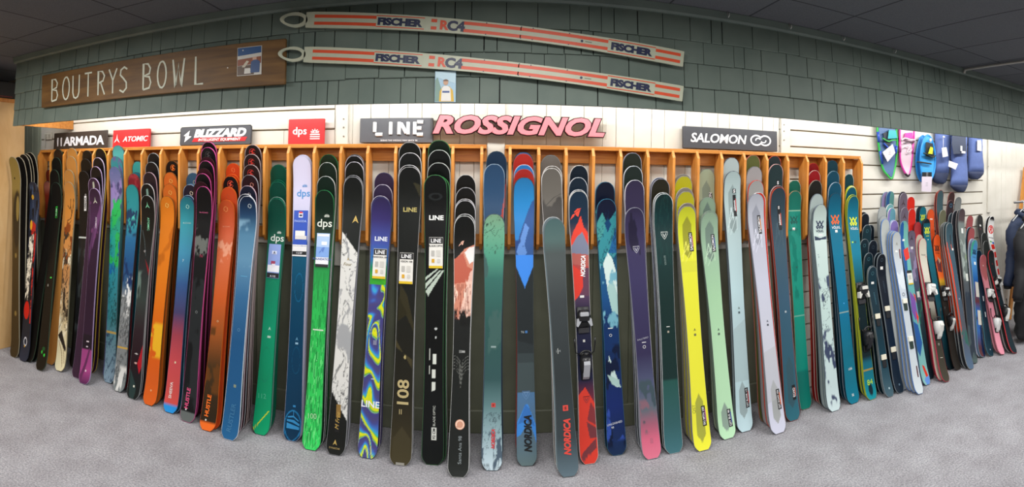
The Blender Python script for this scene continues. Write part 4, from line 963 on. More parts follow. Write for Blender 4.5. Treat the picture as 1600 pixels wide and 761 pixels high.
stack('black ski with white blocks', 'black ski lettered LINE in white with white blocks and green side', (680, 273), (675.5, 726), [(272,'#141615'),(400,'#141617'),(550,'#121414'),(726,'#151a1a')],
  [('p','#d8dcd4',[(-.15,560),(.25,560),(.25,576),(-.15,576)]),('p','#d8dcd4',[(-.2,584),(.2,584),(.2,598),(-.2,598)]),('p','#d8dcd4',[(-.2,604),(.2,604),(.2,616),(-.2,618)]),('p','#d8dcd4',[(-.52,552),(-.4,552),(-.4,570),(-.52,570)]),('p','#d8dcd4',[(-.52,578),(-.44,578),(-.44,592),(-.52,592)]),('p','#b8c4b8',[(-1,450),(.5,428),(.7,428),(-1,458)]),('p','#b8c4b8',[(-1,440),(.2,426),(.4,426),(-1,445)]),('p','#b8c4b8',[(-1,462),(.8,428),(1,428),(-.7,470)]),('r','#2c3030',.0,308,.5,5,.3),('e','#c2c6c4',.2,521,.16,2),('e','#c2c6c4',.2,535,.1,2)],
  [('txt','LINE',.1,343,.027,0,'#e4e6e2',{'bold':.035,'wide':1.15}),line_tag(.1,400,'BLADE OPTIC'),('box',.1,682,.03,.07,'#dde0d8','name_strip'),('txt','92 CM',.1,682,.015,90,'#1a1a1a',{'bold':.02}),('txt','BLADE OPTIC',.1,655,.013,90,'#b8bcb4',{'bold':.02})],
  back=[(684,275,'#141615','black green-edged ski',{'tw':1,'edge':'#2f8a44'}),(686,254,'#131514','black ski',{'edge':'#b4bab6'}),(686,234,'#141614','black ski',{'edge':'#b4bab6'}),(686,219,'#16221a','black green ski')], w=WD, edge='#3f7a4a', hp=0.055)
stack('black ski with the peach mountain', 'black ski with a peach pink mountain print and round peach badge', (726, 337), (715.5, 746), [(336,'#1a1c1a'),(390,'#1c1d1c'),(500,'#222423'),(746,'#2a2e2c')],
  [('p','#c88a74',[(-1.1,416),(.1,392),(1.1,384),(1.1,500),(.6,508),(.0,498),(-.4,510),(-1.1,496)]),('p','#e0ddda',[(.05,399),(.5,390),(1.1,388),(1.1,412),(.6,418)]),('p','#b5624e',[(-1.1,412),(-.1,400),(.4,422),(1.1,428),(1.1,446),(-1.1,452)]),('n','#e8c9b8',446,506,.52,34,16,5),('p','#f0dccf',[(-.5,508),(.3,462),(.7,432),(1.1,424),(1.1,506)],.55),('s','#8a4a3e',452,510,.72,3),
   ('n','#1c1d1c',494,520,.48,30,14,8)]+[('k','#6e706c',.0022,[(-.95,566+j*5),(-.5,568+j*5),(-.15,574+j*5.5),(.0,590+j*6.5),(.18,574+j*5.5),(.55,568+j*5),(.95,566+j*5)]) for j in range(5)],
  [('logo','peak',-.3,384,.036,'#d8a894'),('logo','disc',.05,671,.055,'#d0987e'),('logo','circle',.05,671,.05,'#f0d0bc'),('txt','Santa Ana 98',.1,708,.019,90,'#8a9496'),('box',.2,560,.02,.012,'#9a9c9a','mark'),('box',-.1,560,.016,.016,'#6e706e','mark')],
  back=[(727,334,'#1b1d1b','black ski',{'tw':1,'edge':'#d6d6d8'}),(727,313,'#1d1e1c','black ski',{'edge':'#d0d0d4'}),(727,310.5,'#1d1e1c','black ski',{'tw':1,'edge':'#d0d0d4'}),(728,292.7,'#1d1c1a','black ski',{'edge':'#b0b0b4'}),(728,272.7,'#1d1c1a','black ski')], edge='#cfd2d0', yf=3.12)
stack('green fading ski with branches', 'ski fading from mint green to icy white with branch prints', (772.5, 334), (768.5, 735), [(333,'#93b898'),(360,'#7fb69a'),(400,'#5a9c86'),(440,'#41746c'),(520,'#3a5f5c'),(600,'#3f5f60'),(640,'#6a8a8c'),(680,'#9ab4ba'),(735,'#c6d6de')],
  [('v','#3a4a44',335,400,.016,34,15,5),('k','#35443c',.003,[(-1,352),(-.5,350),(-.1,345)]),('k','#35443c',.003,[(-1,366),(-.3,360),(.2,352)]),('k','#35443c',.002,[(-.4,360),(-.1,368),(.2,370)]),('n','#4a6a66',400,560,.58,14,6,9),('v','#46565e',650,735,.03,36,15,12),('n','#5a6a78',680,735,.6,40,16,4),('c','#3c5a56',401,402)],
  [('box',.1,639,.024,.024,'#cc4a44','badge'),('logo','bolt',.1,639,.014,'#5a2420'),('txt','NORDICA',.1,690,.02,90,'#d0464a',{'bold':.05,'shear':.25,'wide':.8}),('box',.05,549,.03,.01,'#8aa09e','mark')],
  back=[(772.5,256,'#33506e','slate blue ski',{'fine':1,'ops':[('p','#a8453c',[(.5,372),(1.1,300),(1.1,380)])],'edge':'#8aa0b4'}),(776,236,'#22364c','navy ski',{'fine':1,'ops':[('p','#9a3c36',[(.6,330),(1.1,268),(1.1,330)])]})], edge='#44545c', yf=3.13, gt=.06, gb=.06)
stack('bright blue ski with a diamond', 'bright blue ski with mountain print ending in a diamond point, lettered NORDICA', (819, 277), (823.5, 728), [(276,'#2f7cae'),(320,'#3488c0'),(380,'#3a86c4'),(455,'#3a84cc'),(728,'#66787a')],
  [('p','#3d5f94',[(-1.1,402),(-.5,372),(.0,350),(.45,330),(.75,318),(1.1,310),(1.1,410),(.3,430),(-.4,410)]),('p','#6a92cc',[(-.9,400),(-.3,372),(.1,352),(.5,360),(.0,388),(.3,402),(-.5,410)]),('n','#2f4f86',330,420,.58,22,10,5),('p','#4a8fe0',[(-1.1,404),(1.1,404),(1.1,430),(0,460),(-1.1,430)]),('p','#303638',[(-1.1,420),(0,458),(1.1,420),(1.1,560),(-1.1,560)]),
   ('p','#4c585a',[(-1.1,560),(1.1,560),(1.1,620),(-1.1,620)]),('p','#3c4446',[(-1.1,540),(1.1,548),(1.1,575),(-1.1,575)],.6),('p','#4a90d8',[(-.1,638),(.2,638),(1.1,672),(1.1,700),(.3,662),(-.6,684),(-1.1,688),(-1.1,668)]),('p','#3a62a0',[(-.9,668),(-.1,638),(.4,645),(.9,672),(.0,664)],.5)],
  [('txt','NORDICA',.15,682,.04,90,'#131517',{'bold':.05,'shear':.25,'wide':.76}),('logo','shield',.0,624,.05,'#5f86b0'),('box',.0,620,.035,.006,'#6f90b4','mark'),('box',.1,527,.014,.014,'#3c6ea8','mark'),('txt','96',-.3,527,.014,0,'#a0a8a8')],
  back=[(819,264,'#a5332c','red ski',{'edge':'#a44440'}),(819,257,'#3a7cb8','blue ski',{'edge':'#b4c4dc'}),(818,240,'#a8342c','red ski',{'edge':'#a84a44'}),(818,237,'#4a6a9a','blue ski',{'tw':1})], edge='#3e4648', yf=3.15)
stack('dark teal grey ski', 'dark grey ski with red lettering NORDICA and a red badge, foremost on the carpet', (866, 341), (889, 745), [(340,'#5c7878'),(375,'#5f7674'),(400,'#545c5c'),(480,'#43494b'),(600,'#3b4143'),(690,'#424c50'),(745,'#62747e')], (),
  [('txt','NORDICA',.1,689,.036,88,'#d8473c',{'bold':.05,'shear':.25,'wide':.8}),('box',.1,646,.03,.03,'#d84a40','badge'),('logo','bolt',.1,646,.018,'#3a1c1a'),('txt','104',-.3,558,.014,4,'#8a9092'),('box',-.35,558,.003,.03,'#c8ccc8','mark')],
  back=[(863.6,338.7,'#7b8f96','pale steel blue ski',{'tw':1,'edge':'#c6cacc'}),(861.5,262.6,'#6a6660','grey ski',{'edge':'#d4d2d0','fine':1,'ops':[('k','#3e3c3a',.003,[(-1,330),(.2,312),(1,306)]),('k','#3e3c3a',.003,[(-.6,345),(.4,330),(1,326)]),('n','#4a4744',300,420,.5,8,5,4)]}),(862.6,259,'#6c6862','grey ski',{'tw':1,'edge':'#d4d2d0'}),(860.5,242,'#6e6964','grey ski')], edge='#6a7478', yf=3.09, gt=.05, gb=.05)
stack('red and navy ski with bindings', 'red and navy ski lettered NORDICA carrying black and silver bindings', (903.6, 298), (921.5, 725), [(297,'#22384a'),(350,'#26384c'),(400,'#8a5a5c'),(440,'#c8443c'),(470,'#5a4660'),(500,'#2a2c44'),(600,'#282c48'),(725,'#d4483a')],
  [('p','#d84c3c',[(-1.1,384),(-.7,366),(-.1,350),(.2,338),(.5,358),(.9,366),(1.1,380),(1.1,392),(.3,366),(-.4,376),(-1.1,392)]),('p','#7f8498',[(-1.1,392),(-.4,376),(.3,366),(1.1,392),(1.1,408),(-1.1,400)]),('p','#b0655e',[(-1.1,400),(1.1,404),(1.1,424),(-1.1,418)]),('p','#d4483c',[(-1.1,418),(.1,432),(.2,455),(-.4,470),(-1.1,478)]),('p','#6a4a5c',[(.3,425),(1.1,425),(1.1,470),(.1,470)]),('p','#d4483a',[(-1.1,625),(-.1,612),(1.1,640),(1.1,730),(-1.1,730)]),
   ('p','#8a3f44',[(.5,635),(1.1,650),(1.1,672),(.0,662)]),('p','#7c4248',[(-.1,664),(1.1,676),(1.1,690),(.2,690)]),('p','#7c4248',[(-.9,722),(-.9,712),(.9,690),(.9,704)])],
  [('logo','peak',-.35,336,.072,'#e04a38'),('txt','NORDICA',.25,422,.026,86,'#e8e4e4',{'bold':.045,'shear':.25,'wide':.75}),('box',.0,471,.026,.014,'#dcdcd8','sticker'),('bind',502,574,'#17171a','#b9bcc2',1.12),('logo','shield',.0,631,.04,'#8a3438'),('box',.0,541,.014,.014,'#c9c9c4','mark')],
  back=[(903.6,296,'#233646','dark navy ski',{'tw':1,'edge':'#d4d6da'}),(903.6,277,'#1d2c3a','dark navy ski',{'edge':'#c2c6cc'}),(905,258,'#182430','black navy ski')], edge='#cfcfca', w=(.122,.092,.11), yf=3.15)
stack('navy ski with icy peaks', 'navy ski printed with teal and icy mountain peaks', (948, 310.5), (965, 711), [(309,'#131c38'),(340,'#141e3a'),(420,'#2a6484'),(470,'#24588a'),(520,'#1a3a68'),(560,'#173460'),(640,'#1b3270'),(711,'#1c3456')],
  [('p','#4f9a98',[(-1.1,352),(-.45,332),(.2,356),(-.6,376),(-1.1,380)]),('p','#3f8f98',[(-1.1,390),(.1,350),(1.1,328),(1.1,400),(-.2,420),(-1.1,420)]),('p','#1c4a72',[(-.2,350),(.15,342),(.5,352),(.1,366)]),('p','#2a6a9a',[(.1,400),(1.1,352),(1.1,400)]),('v','#12304e',330,420,.035,24,12,5),('p','#cfe0dc',[(-.6,416),(.0,398),(.5,408),(1.1,440),(1.1,470),(.1,480),(-.3,450)]),('p','#a8c8c4',[(-.3,455),(.4,440),(1.1,470),(1.1,500),(.2,492)]),('p','#183a6a',[(-1,490),(.2,505),(1,500),(1,560),(-1,552)]),('p','#c8dcd8',[(-.5,560),(.3,590),(.9,612),(.2,610),(-.6,582)]),('n','#0e2040',545,700,.58,18,8,7),('p','#aecac4',[(-.8,590),(.7,600),(.8,612),(-.2,606)]),('n','#3a58a8',620,690,.6,20,9,11),('n','#7ab0c0',400,540,.64,22,9,4)],
  [('box',-.1,519,.03,.006,'#d8dedc','mark'),('logo','circle',-.1,530,.018,'#e0e0da'),('txt','UNLEASHED',-.1,665,.012,8,'#d8dee8'),('txt','98',-.35,671,.012,8,'#d8dee8')],
  back=[(945,284,'#111a30','dark navy square-tipped ski',{'fine':1,'ops':[('p','#4f9a98',[(-1.1,335),(-.6,318),(-.1,335)])]})], edge='#2f6a86', yf=3.16, square=.45)
stack('purple ski with a pink tail', 'dark purple ski with a shield emblem fading to a pink tail', (991.5, 324), (1020, 717), [(323,'#3a3350'),(345,'#403a5a'),(440,'#443f63'),(560,'#3d3858'),(610,'#5a617c'),(645,'#66707a'),(668,'#a8687c'),(690,'#cf6f88'),(717,'#d47a90')],
  [('n','#8a6a76',630,680,.5,14,8,5),('n','#4a5a62',600,665,.55,12,7,9),('n','#2c2840',324,420,.56,20,6,3)], [('logo','shield',.05,393,.045,'#a8a8b4'),('box',.1,542,.026,.005,'#d0d0d4','mark'),('logo','circle',.1,549,.02,'#e0e0e0'),('txt','RALLYBIRD',.0,536,.01,8,'#a8a8b4',{'shear':.2}),('box',.1,692,.018,.03,'#b86078','mark')],
  back=[(990.5,281,'#3c3550','dark purple ski',{'edge':'#cfcfd8'}),(991,284,'#38324c','dark purple ski',{'tw':1}),(989.4,259,'#26302c','dark green black ski',{'edge':'#c2c8d0'}),(988,238.5,'#2a2e26','olive black ski')], edge='#8a8c9a', yf=3.12)
stack('dark green shield ski', 'dark green ski with a shield emblem and lighter sea green tail', (1038, 302.5), (1054, 708), [(301,'#12302f'),(340,'#15383a'),(390,'#1a3c3c'),(480,'#1c3634'),(598,'#1e3836'),(602,'#2f5c56'),(660,'#3c6668'),(708,'#48747c')],
  [('s','#1d4644',305,420,.7,4)], [('logo','shield',.05,371,.05,'#b8c0bc'),('box',.0,518,.022,.004,'#d8dcd8','mark'),('logo','square',.0,526,.012,'#a8a090'),('txt','SENDER',.0,412,.012,-86,'#7a908c')],
  back=[(1036,300.6,'#17302e','dark green ski',{'tw':1,'edge':'#cfd4d6'}),(1033,279,'#2c2a1e','olive black ski',{'edge':'#8a8c9a'}),(1031,277,'#33384a','slate ski',{'tw':1,'edge':'#b4bcc8'})], edge='#c2c8ca', yf=3.14)
HEX = [(-.62,.5),(0,.0),(.62,.5)]
def hexa(col, y0, y1, u=0.0, ru=.52): return ('p', col, [(u-ru,y0+14),(u,y0),(u+ru,y0+14),(u+ru,y1-10),(u,y1),(u-ru,y1-10)])
def zig(col, y0, y1, u=0.0): return [('k', col, .005, [(-.8+u,y1),(-.2+u,y0),(.0+u,(y0+y1)/2),(.4+u,y0-6),(.5+u,y1-4)]), ('k', col, .004, [(-.8+u,y1-8),(.3+u,y0+4)]), ('k', col, .004, [(-.5+u,y1+4),(.6+u,y0+10)])]
stack('yellow ski', 'bright yellow ski with an olive hexagon and black name strips', (1074, 322), (1099.5, 704), [(321,'#c2c636'),(370,'#cdd23a'),(420,'#dada44'),(560,'#e0de48'),(704,'#e6e448')],
  [hexa('#9c9c3a',338,408)]+zig('#e2e06a',380,412)+[('p','#c8c84a',[(-1,412),(1,412),(1,430),(-1,430)],.5),hexa('#a8aa4c',620,692)], [('strip','SALOMON',.45,381,.026,.125,'#a83a7a'),('strip','SKI MTN 100',.45,655,.026,.12,'#a8469a'),('logo','chev',.1,522,.018,'#5a5a40'),('logo','square',.1,530,.014,'#6a6a4a'),('txt','QST',-.7,642,.02,90,'#9a9a40')],
  back=[(1073,317,'#8c857e','taupe ski',{'edge':'#a09a94'}),(1071,299,'#b4b02c','yellow ski'),(1070,293,'#8c857e','taupe ski',{'tw':1,'edge':'#a09a94'}),(1069,275,'#b2ac28','yellow ski'),(1067,272,'#8c857e','taupe ski',{'tw':1})], edge='#8a8a84', yf=3.11)
stack('sage green ski', 'pale sage green ski with a grey hexagon and black name strips', (1109, 331), (1138.5, 685.5), [(330,'#96ae98'),(400,'#9cbaa0'),(470,'#a8cca8'),(560,'#b4d8b4'),(685,'#bfe4c0')],
  [hexa('#7c8f84',344,412)]+zig('#bcd4bc',382,414)+[hexa('#93a69a',632,676)], [('strip','SALOMON',.45,382,.026,.12,'#3a4a94'),('strip','QST BLK 98',.5,657,.026,.11,'#3a4aa0'),('logo','chev',.1,520,.018,'#51605a'),('logo','square',.1,527,.014,'#5a6a60')],
  back=[(1108,329,'#93aa96','sage green ski',{'tw':1}),(1105.7,308,'#8fa690','sage green ski',{'fine':1,'ops':[hexa('#71837a',316,370)]}),(1104.6,264,'#a2ac94','pale sage ski',{'fine':1,'ops':[hexa('#848f80',282,350)],'dec':[('box',.6,308,.026,.04,'#16161a','name_strip'),('txt','ON',.55,308,.02,90,'#e4e4e8',{'bold':.03})]})], edge='#7f8f84', yf=3.14, gt=.05)
stack('pale blue ski', 'pale ice blue ski with a grey hexagon and name strip reading upward', (1145, 267), (1165.5, 674), [(266,'#a4b4b4'),(340,'#a9baba'),(385,'#b2c6c8'),(460,'#bcd4d8'),(520,'#b6ccd0'),(600,'#bcd4d8'),(674,'#c6dee4')],
  [hexa('#8d9c9c',288,368)]+zig('#c6d4d4',326,366)+[('p','#a9bcbe',[(-1,520),(1,505),(1,600),(-1,600)],.6),hexa('#9fb0b2',600,656)], [('strip','salomon',.3,323,.024,.15,'#c03434',2),('box',.25,299,.026,.03,'#141416','name_strip'),('txt','S',.25,299,.022,0,'#e6e6e6',{'bold':.04}),('strip','QST BLANK 112',.55,626,.026,.13,'#c03434'),('logo','chev',.1,487,.018,'#51605a'),('logo','square',.1,494,.014,'#4a5a60')],
  back=[(1142,246,'#a7b2b2','pale grey ski')], edge='#56606a', yf=3.17)
stack('pale grey lilac ski', 'pale grey lilac ski with a grey hexagon and orange marked name strips', (1182, 302.5), (1218, 677), [(301,'#adb0b8'),(380,'#b4b6c2'),(450,'#c2c4d2'),(560,'#c6c8d2'),(677,'#c9cbdb')],
  [hexa('#979aa4',320,388)]+zig('#d0d2de',360,394)+[hexa('#a5a8a8',598,664,.05,.5),('p','#b4b6ba',[(-1,555),(1,548),(1,625),(-1,632)],.5)], [('strip','SALOMON',.4,353,.026,.13,'#d8862c',2),('strip','QST ECHO 106',.55,629,.026,.13,'#e0682c'),('logo','chev',.1,508,.018,'#50545e'),('logo','square',.1,514,.013,'#4a4e58')],
  back=[(1182.5,300.5,'#c5402e','white and red ski',{'tw':1,'edge':'#d8d8da'}),(1182,281.4,'#9c9c9a','grey ski',{'edge':'#c43c28'}),(1179,260,'#9a9696','grey ski',{'edge':'#6a6a70'}),(1177,242,'#5c6038','olive ski',{'edge':'#b06a5c'})], edge='#8a8c98', yf=3.12, gb=.05)
stack('slate blue ski', 'dark slate blue ski with a black name strip and orange mark', (1210.4, 292.6), (1240.5, 657), [(291,'#33444c'),(350,'#3a4c58'),(395,'#48606e'),(470,'#446276'),(580,'#3a6474'),(657,'#37707e')],
  zig('#51646e',350,392)+[hexa('#3f5f6a',560,640,.1)], [('strip','salomon',.2,345,.026,.15,'#c8502c',2),('box',.1,325,.026,.03,'#141416','name_strip'),('txt','S',.1,325,.02,0,'#d8d8d8',{'bold':.04}),('strip','ECHO',.5,617,.026,.1,'#d8582c'),('logo','square',.1,492,.014,'#a8b4ba')],
  back=[(1210.4,290,'#36464e','slate ski',{'tw':1,'edge':'#c49a98'}),(1209.4,256,'#2a3a3c','dark slate ski',{'edge':'#c49a98','dec':[('box',.4,286,.026,.04,'#121214','name_strip'),('txt','S',.4,286,.022,0,'#d0d0d4',{'bold':.04})]}),(1207,243,'#2e3638','black slate ski')], edge='#b8442c', yf=3.15)
stack('jade green ski', 'jade green ski with a dark double V emblem and small white label', (1243, 298), (1259, 639), [(297,'#1f7060'),(328,'#24786a'),(331,'#2f8f80'),(450,'#289a86'),(580,'#159080'),(584,'#157a70'),(639,'#168072')],
  [('c','#8fb8a0',329,331),('n','#1c8474',335,470,.56,30,10,3),('c','#7ab0a0',496,498)], [('logo','vv',.0,345,.055,'#15544c'),('txt','REVOLT',-.1,361,.014,0,'#1a5a50'),('box',-.1,359.5,.024,.02,'#e2e2dc','sticker'),('logo','circle',-.1,387,.03,'#1f7a6c'),('logo','square',.0,421,.012,'#1c5a52')],
  back=[(1242,281.4,'#1f6a5a','dark jade ski',{'edge':'#b4b8a8'})], edge='#a08a6c', yf=3.22)
stack('white ice ski', 'icy white ski with a dark double V emblem and smoky marbled tail', (1283, 319), (1305, 642), [(318,'#b2c0ba'),(360,'#b8c8c4'),(368,'#c0d0cc'),(500,'#bcd0cc'),(642,'#c4d4d6')],
  [('p','#3a465c',[(-.9,370),(.0,374),(1,371),(1,376),(-.9,378)]),('n','#4c566e',385,480,.62,16,8,5),('n','#46506a',520,642,.54,14,7,9),('v','#2e384c',400,560,.02,14,8,3)], [('logo','vv',.0,352,.06,'#2b3350'),('txt','VÖLKL',.0,362.5,.016,0,'#3a4258',{'bold':.03}),('box',.1,369,.04,.014,'#d8d8d8','sticker')],
  back=[(1281,320,'#a8b6b2','grey white ski',{'tw':1}),(1278,302.7,'#aab6b4','icy white ski',{'ops':[('p','#3a465c',[(-1,362),(1,358),(1,375),(-1,380)])]}),(1275.7,281.4,'#24221e','black ski',{'edge':'#8a8478'}),(1273.6,266,'#8e1c22','dark red ski',{'edge':'#c4a8a0'}),(1271.5,254.7,'#7c1a1e','dark red ski',{'edge':'#a83020'})], edge='#6a7680', yf=3.13, tipr=.085)
stack('petrol blue ski with an orange emblem', 'petrol blue ski with an orange double V emblem and white lettering', (1306, 301.4), (1335, 630), [(300,'#145a72'),(340,'#176c84'),(400,'#1a7894'),(480,'#1a7698'),(560,'#157488'),(630,'#147a90')],
  [('c','#8fa4a0',491,492.5)], [('logo','vv',.0,344,.07,'#e2642a'),('txt','VÖLKL',.05,357,.019,0,'#d0d8dc',{'bold':.03}),('box',.05,363,.024,.02,'#e4e2dc','sticker'),('logo','square',.1,478,.01,'#4aa0d8'),('txt','106',.1,579,.018,4,'#c8d4d4',{'bold':.02}),('logo','vv',.0,618,.018,'#c8d4d4')],
  back=[(1304,284.6,'#155268','petrol blue ski',{'edge':'#8fa0b0'}),(1302,267,'#17485a','dark petrol ski',{'edge':'#6a8494'}),(1301,250.5,'#1a3c46','dark petrol ski')], edge='#1d3c4c', yf=3.14)
stack('teal ski with a yellow emblem', 'teal ski with a yellow double V emblem, number 84 and mounted black bindings', (1332.6, 306), (1363.5, 624), [(305,'#125c70'),(340,'#17768c'),(400,'#1c8098'),(440,'#17606e'),(455,'#152a30'),(560,'#132a30'),(570,'#1a6a7c'),(624,'#14909c')],
  [('c','#a08a50',579,582),('e','#12303a',.0,610,.4,9)], [('logo','vv',.0,347,.065,'#d8e02a'),('txt','VÖLKL',.05,359,.018,0,'#c8d4d4',{'bold':.03}),('txt','84',.05,599,.04,3,'#b8d82c',{'bold':0}),('box',-.5,381,.016,.012,'#b8d82c','mark'),('logo','disc',.0,381,.02,'#15505c'),('bind',458,531,'#1a1b1e','#d4d4cc',1.2,'#17181a')],
  back=[(1332,304,'#125668','teal ski',{'tw':1,'edge':'#c2cc3a'}),(1331.5,292,'#14586a','dark teal ski',{'edge':'#c2cc3a'}),(1331,290,'#e0d8d0','white ski',{'tw':1,'edge':'#c2cc3a'}),(1327,271.5,'#1b444c','dark teal ski',{'edge':'#b6bcb0'})], edge='#a4b02e', yf=3.15, w=NW)

# ---- left corner
stack('khaki ski', 'khaki and brown ski at the far left, against the plywood partition', (18, 245), (21, 558),
  [(240,'#96844a'),(296,'#94814a'),(312,'#6a5833'),(340,'#57472a'),(470,'#4c3e26'),(560,'#463a26')],
  [('e','#3c3222',0.3,345,1.0,46),('e','#94814a',0.5,328,.42,20),('e','#2a241c',-.3,279,.12,2),('e','#8f7a46',.1,402,.3,4),('e','#8f7a46',.1,492,.3,4)],
  back=[(28,245,'#17171a','black pale-edged ski'),(35,241,'#1b1b1f','black ski'),(39,240,'#141416','black ski'),(45,238,'#18181b','black ski')],
  yf=2.845, gt=0.046, gb=0.05, edge='#8f8a78', hp=0.06)
stack('navy ski with a red side', 'navy ski with white feather print and red side at the left corner', (48, 284), (33, 563),
  [(280,'#222c40'),(330,'#2f3d56'),(370,'#28364e'),(470,'#1a2030'),(520,'#262c38'),(563,'#333a4c')],
  [('n','#10151f',290,352,.55,60,14,4),('n','#4a5b76',290,350,.62,50,12,8),('p','#b8322a',[(-.1,346),(.7,352),(.9,380),(.2,372),(-.4,366)]),('e','#d8a32a',-.45,353,.3,8),
   ('p','#c9302a',[(.55,366),(1.1,366),(1.1,505),(.75,505),(.62,430)]),('p','#e6e0d0',[(-.7,372),(.4,366),(.5,400),(-.2,480),(-.9,470),(-1,420)]),('v','#12141b',362,482,.09,34,26,5),('n','#15171f',362,482,.6,60,24,3),
   ('e','#c8281e',-.2,486,.75,14),('e','#caa23a',-.3,308,.25,4),('r','#c9cdd6',.0,534,.34,6,.25),('e','#d2a52e',-.1,541,.12,2)],
  yf=2.93, gt=0.05, gb=0.05, edge='#2c3240', fine=True)
# ------------------------------------------------------------------ junior skis leaning on the white wall at the right
GJ = 'junior skis leaning on the white wall'
JW = (0.098, 0.074, 0.09)
def jstack(*a, **k):
    k.setdefault('w', JW); k.setdefault('group', GJ); k.setdefault('tipr', 0.06); k.setdefault('hp', 0.045); k.setdefault('gb', 0.046); k.setdefault('gt', 0.03); k.setdefault('rear', 3.285)
    stack(*a, **k)
DT = '#17303a'; DN = '#161f2a'; RIMG = '#7d868c'
def tw(**k): return dict(tw=1, **k)
jstack('dark teal junior ski', 'dark teal junior ski with pale binding stops, nearest the rack end', (1364, 416.5), (1391.6, 620), [(416,'#1c3a46'),(500,'#183440'),(560,'#1c4250'),(620,'#4a6570')], (),
  [('logo','circle',.0,427,.03,'#3c6a74'),('box',.0,442.5,.03,.018,'#e0e0dc','sticker'),('txt','EXPERIENCE',.1,468,.012,-86,'#3f7080'),('plates',497,561),('logo','disc',.1,608,.016,'#9ab0b8')],
  back=[(1363,415,DT,'dark teal junior ski',tw(edge=RIMG)),(1359,395,DT,'dark teal junior ski',{'edge':RIMG,'dec':[('logo','circle',.0,405,.03,'#3c6a74')]}),(1352.6,373.6,DT,'dark teal junior ski',{'edge':RIMG,'dec':[('logo','circle',.0,384,.03,'#3c6a74')]}),(1350,352,'#1c3840','dark teal junior ski',{'dec':[('logo','circle',.0,362,.03,'#3c6a74')]}),(1351,334,DN,'black teal junior ski')], edge=RIMG, yf=3.08)
jstack('black navy junior ski', 'black navy junior ski with pale binding stops and white sticker', (1375, 396.5), (1404, 614), [(396,'#141c26'),(480,'#172230'),(540,'#16293c'),(614,'#26323e')], (),
  [('logo','circle',.0,406,.03,'#3a4f60'),('box',.0,419,.03,.024,'#e0e0dc','sticker'),('txt','EXPERIENCE',.1,450,.012,-86,'#33485a'),('plates',485,549),('logo','disc',.1,602,.016,'#5a7080')],
  back=[(1374,395,DN,'black navy junior ski',tw(edge=RIMG)),(1367,376,DN,'black navy junior ski',{'edge':RIMG,'dec':[('logo','circle',.0,387,.03,'#30404e')]}),(1363.6,353,DN,'black navy junior ski',{'edge':RIMG,'dec':[('logo','circle',.0,362,.03,'#30404e')]}),(1360.5,332,'#1a222c','black navy junior ski',{'edge':RIMG})], edge=RIMG, yf=3.1)
BL = '#5a86c8'
jstack('white junior ski', 'white junior ski with a grey spade emblem, sticker and dark binding tracks', (1401.5, 362), (1438, 616), [(361,'#b0b4b2'),(400,'#b6bcc0'),(440,'#bcc6d0'),(500,'#bac2c8'),(616,'#c6ced2')],
  [('n','#cdd5da',410,470,.55,16,8,4)], [('logo','chev',.0,381,.03,'#9a9a92'),('box',-.15,394,.026,.016,'#e8e8e4','sticker'),('box',.55,398,.016,.08,'#6a3a40','name_strip'),('logo','circle',.0,465,.03,'#26303a'),('plates',476,535,'#e2e2d4','#22342e'),('box',.4,584,.014,.085,'#5a3a40','name_strip')],
  back=[(1397.5,360.5,'#b4b8b6','grey white junior ski',{'edge':BL}),(1394,360,'#b8bbb8','grey white junior ski',{'edge':BL}),(1385,342,'#b4b8b4','pale grey junior ski',{'edge':BL}),(1382,337,'#aeb2b0','pale grey junior ski',{'edge':'#8a9298'}),(1378.6,323,'#a6aaa8','grey junior ski',{'edge':'#8a9298'})], edge=BL, yf=3.09)
jstack('teal and blue junior ski', 'teal and blue junior ski with red patches and a white retail card', (1411.7, 345), (1448, 602), [(344,'#6fa8a0'),(400,'#74aea8'),(500,'#5fa0a4'),(602,'#8fbcb8')],
  [('p','#2f5f9a',[(-1.1,344),(-.1,350),(-.2,385),(.1,402),(-.4,430),(-1.1,440)]),('p','#d0453a',[(-.6,392),(.8,388),(.9,406),(-.5,410)]),('p','#7c5aa0',[(-.8,458),(.7,470),(.8,500),(-.2,505),(-1,490)]),('p','#d0453a',[(.3,462),(1,466),(1,480)]),('p','#d0453a',[(.2,490),(1,500),(.4,512)]),('p','#2f5f9a',[(-1,505),(.3,512),(.8,540),(-.4,560),(-1,550)]),('p','#d0402f',[(-.3,572),(.3,575),(.9,592),(.2,592)]),('p','#6a92d0',[(-.4,592),(1,590),(1,602),(-.4,602)])],
  [('tag',.0,437,.06,.12,'#d8d8d0',[('b',0,-.4,.98,.2,'#1c1c20'),('b',0,.45,.98,.1,'#d0b028'),('b',0,.0,.5,.3,'#b8b8b0')]),('box',-.2,376,.028,.016,'#e2e4e0','sticker')],
  back=[(1404,345,'#8a7ab4','lilac junior ski',{'edge':'#c8cce0'}),(1401,344,'#3a4aa4','royal blue junior ski',{'edge':'#aab4dc'}),(1398,325,'#6a9aa8','teal and lilac junior ski',{'fine':1,'edge':'#d4dcd8','ops':[('p','#8a78b4',[(-1.1,300),(-.5,320),(-.4,420),(-1.1,420)])]}),(1397.6,319,'#7aa8ac','teal junior ski',tw(edge='#d4dcd8')),(1399,299,'#5f8f8a','teal junior ski',{'fine':1,'ops':[('p','#345c86',[(-1.1,290),(-.2,300),(-.1,340),(-1.1,340)])]}),(1393,300,'#9484a8','lilac junior ski',tw())], edge='#6a8aa0', yf=3.1)
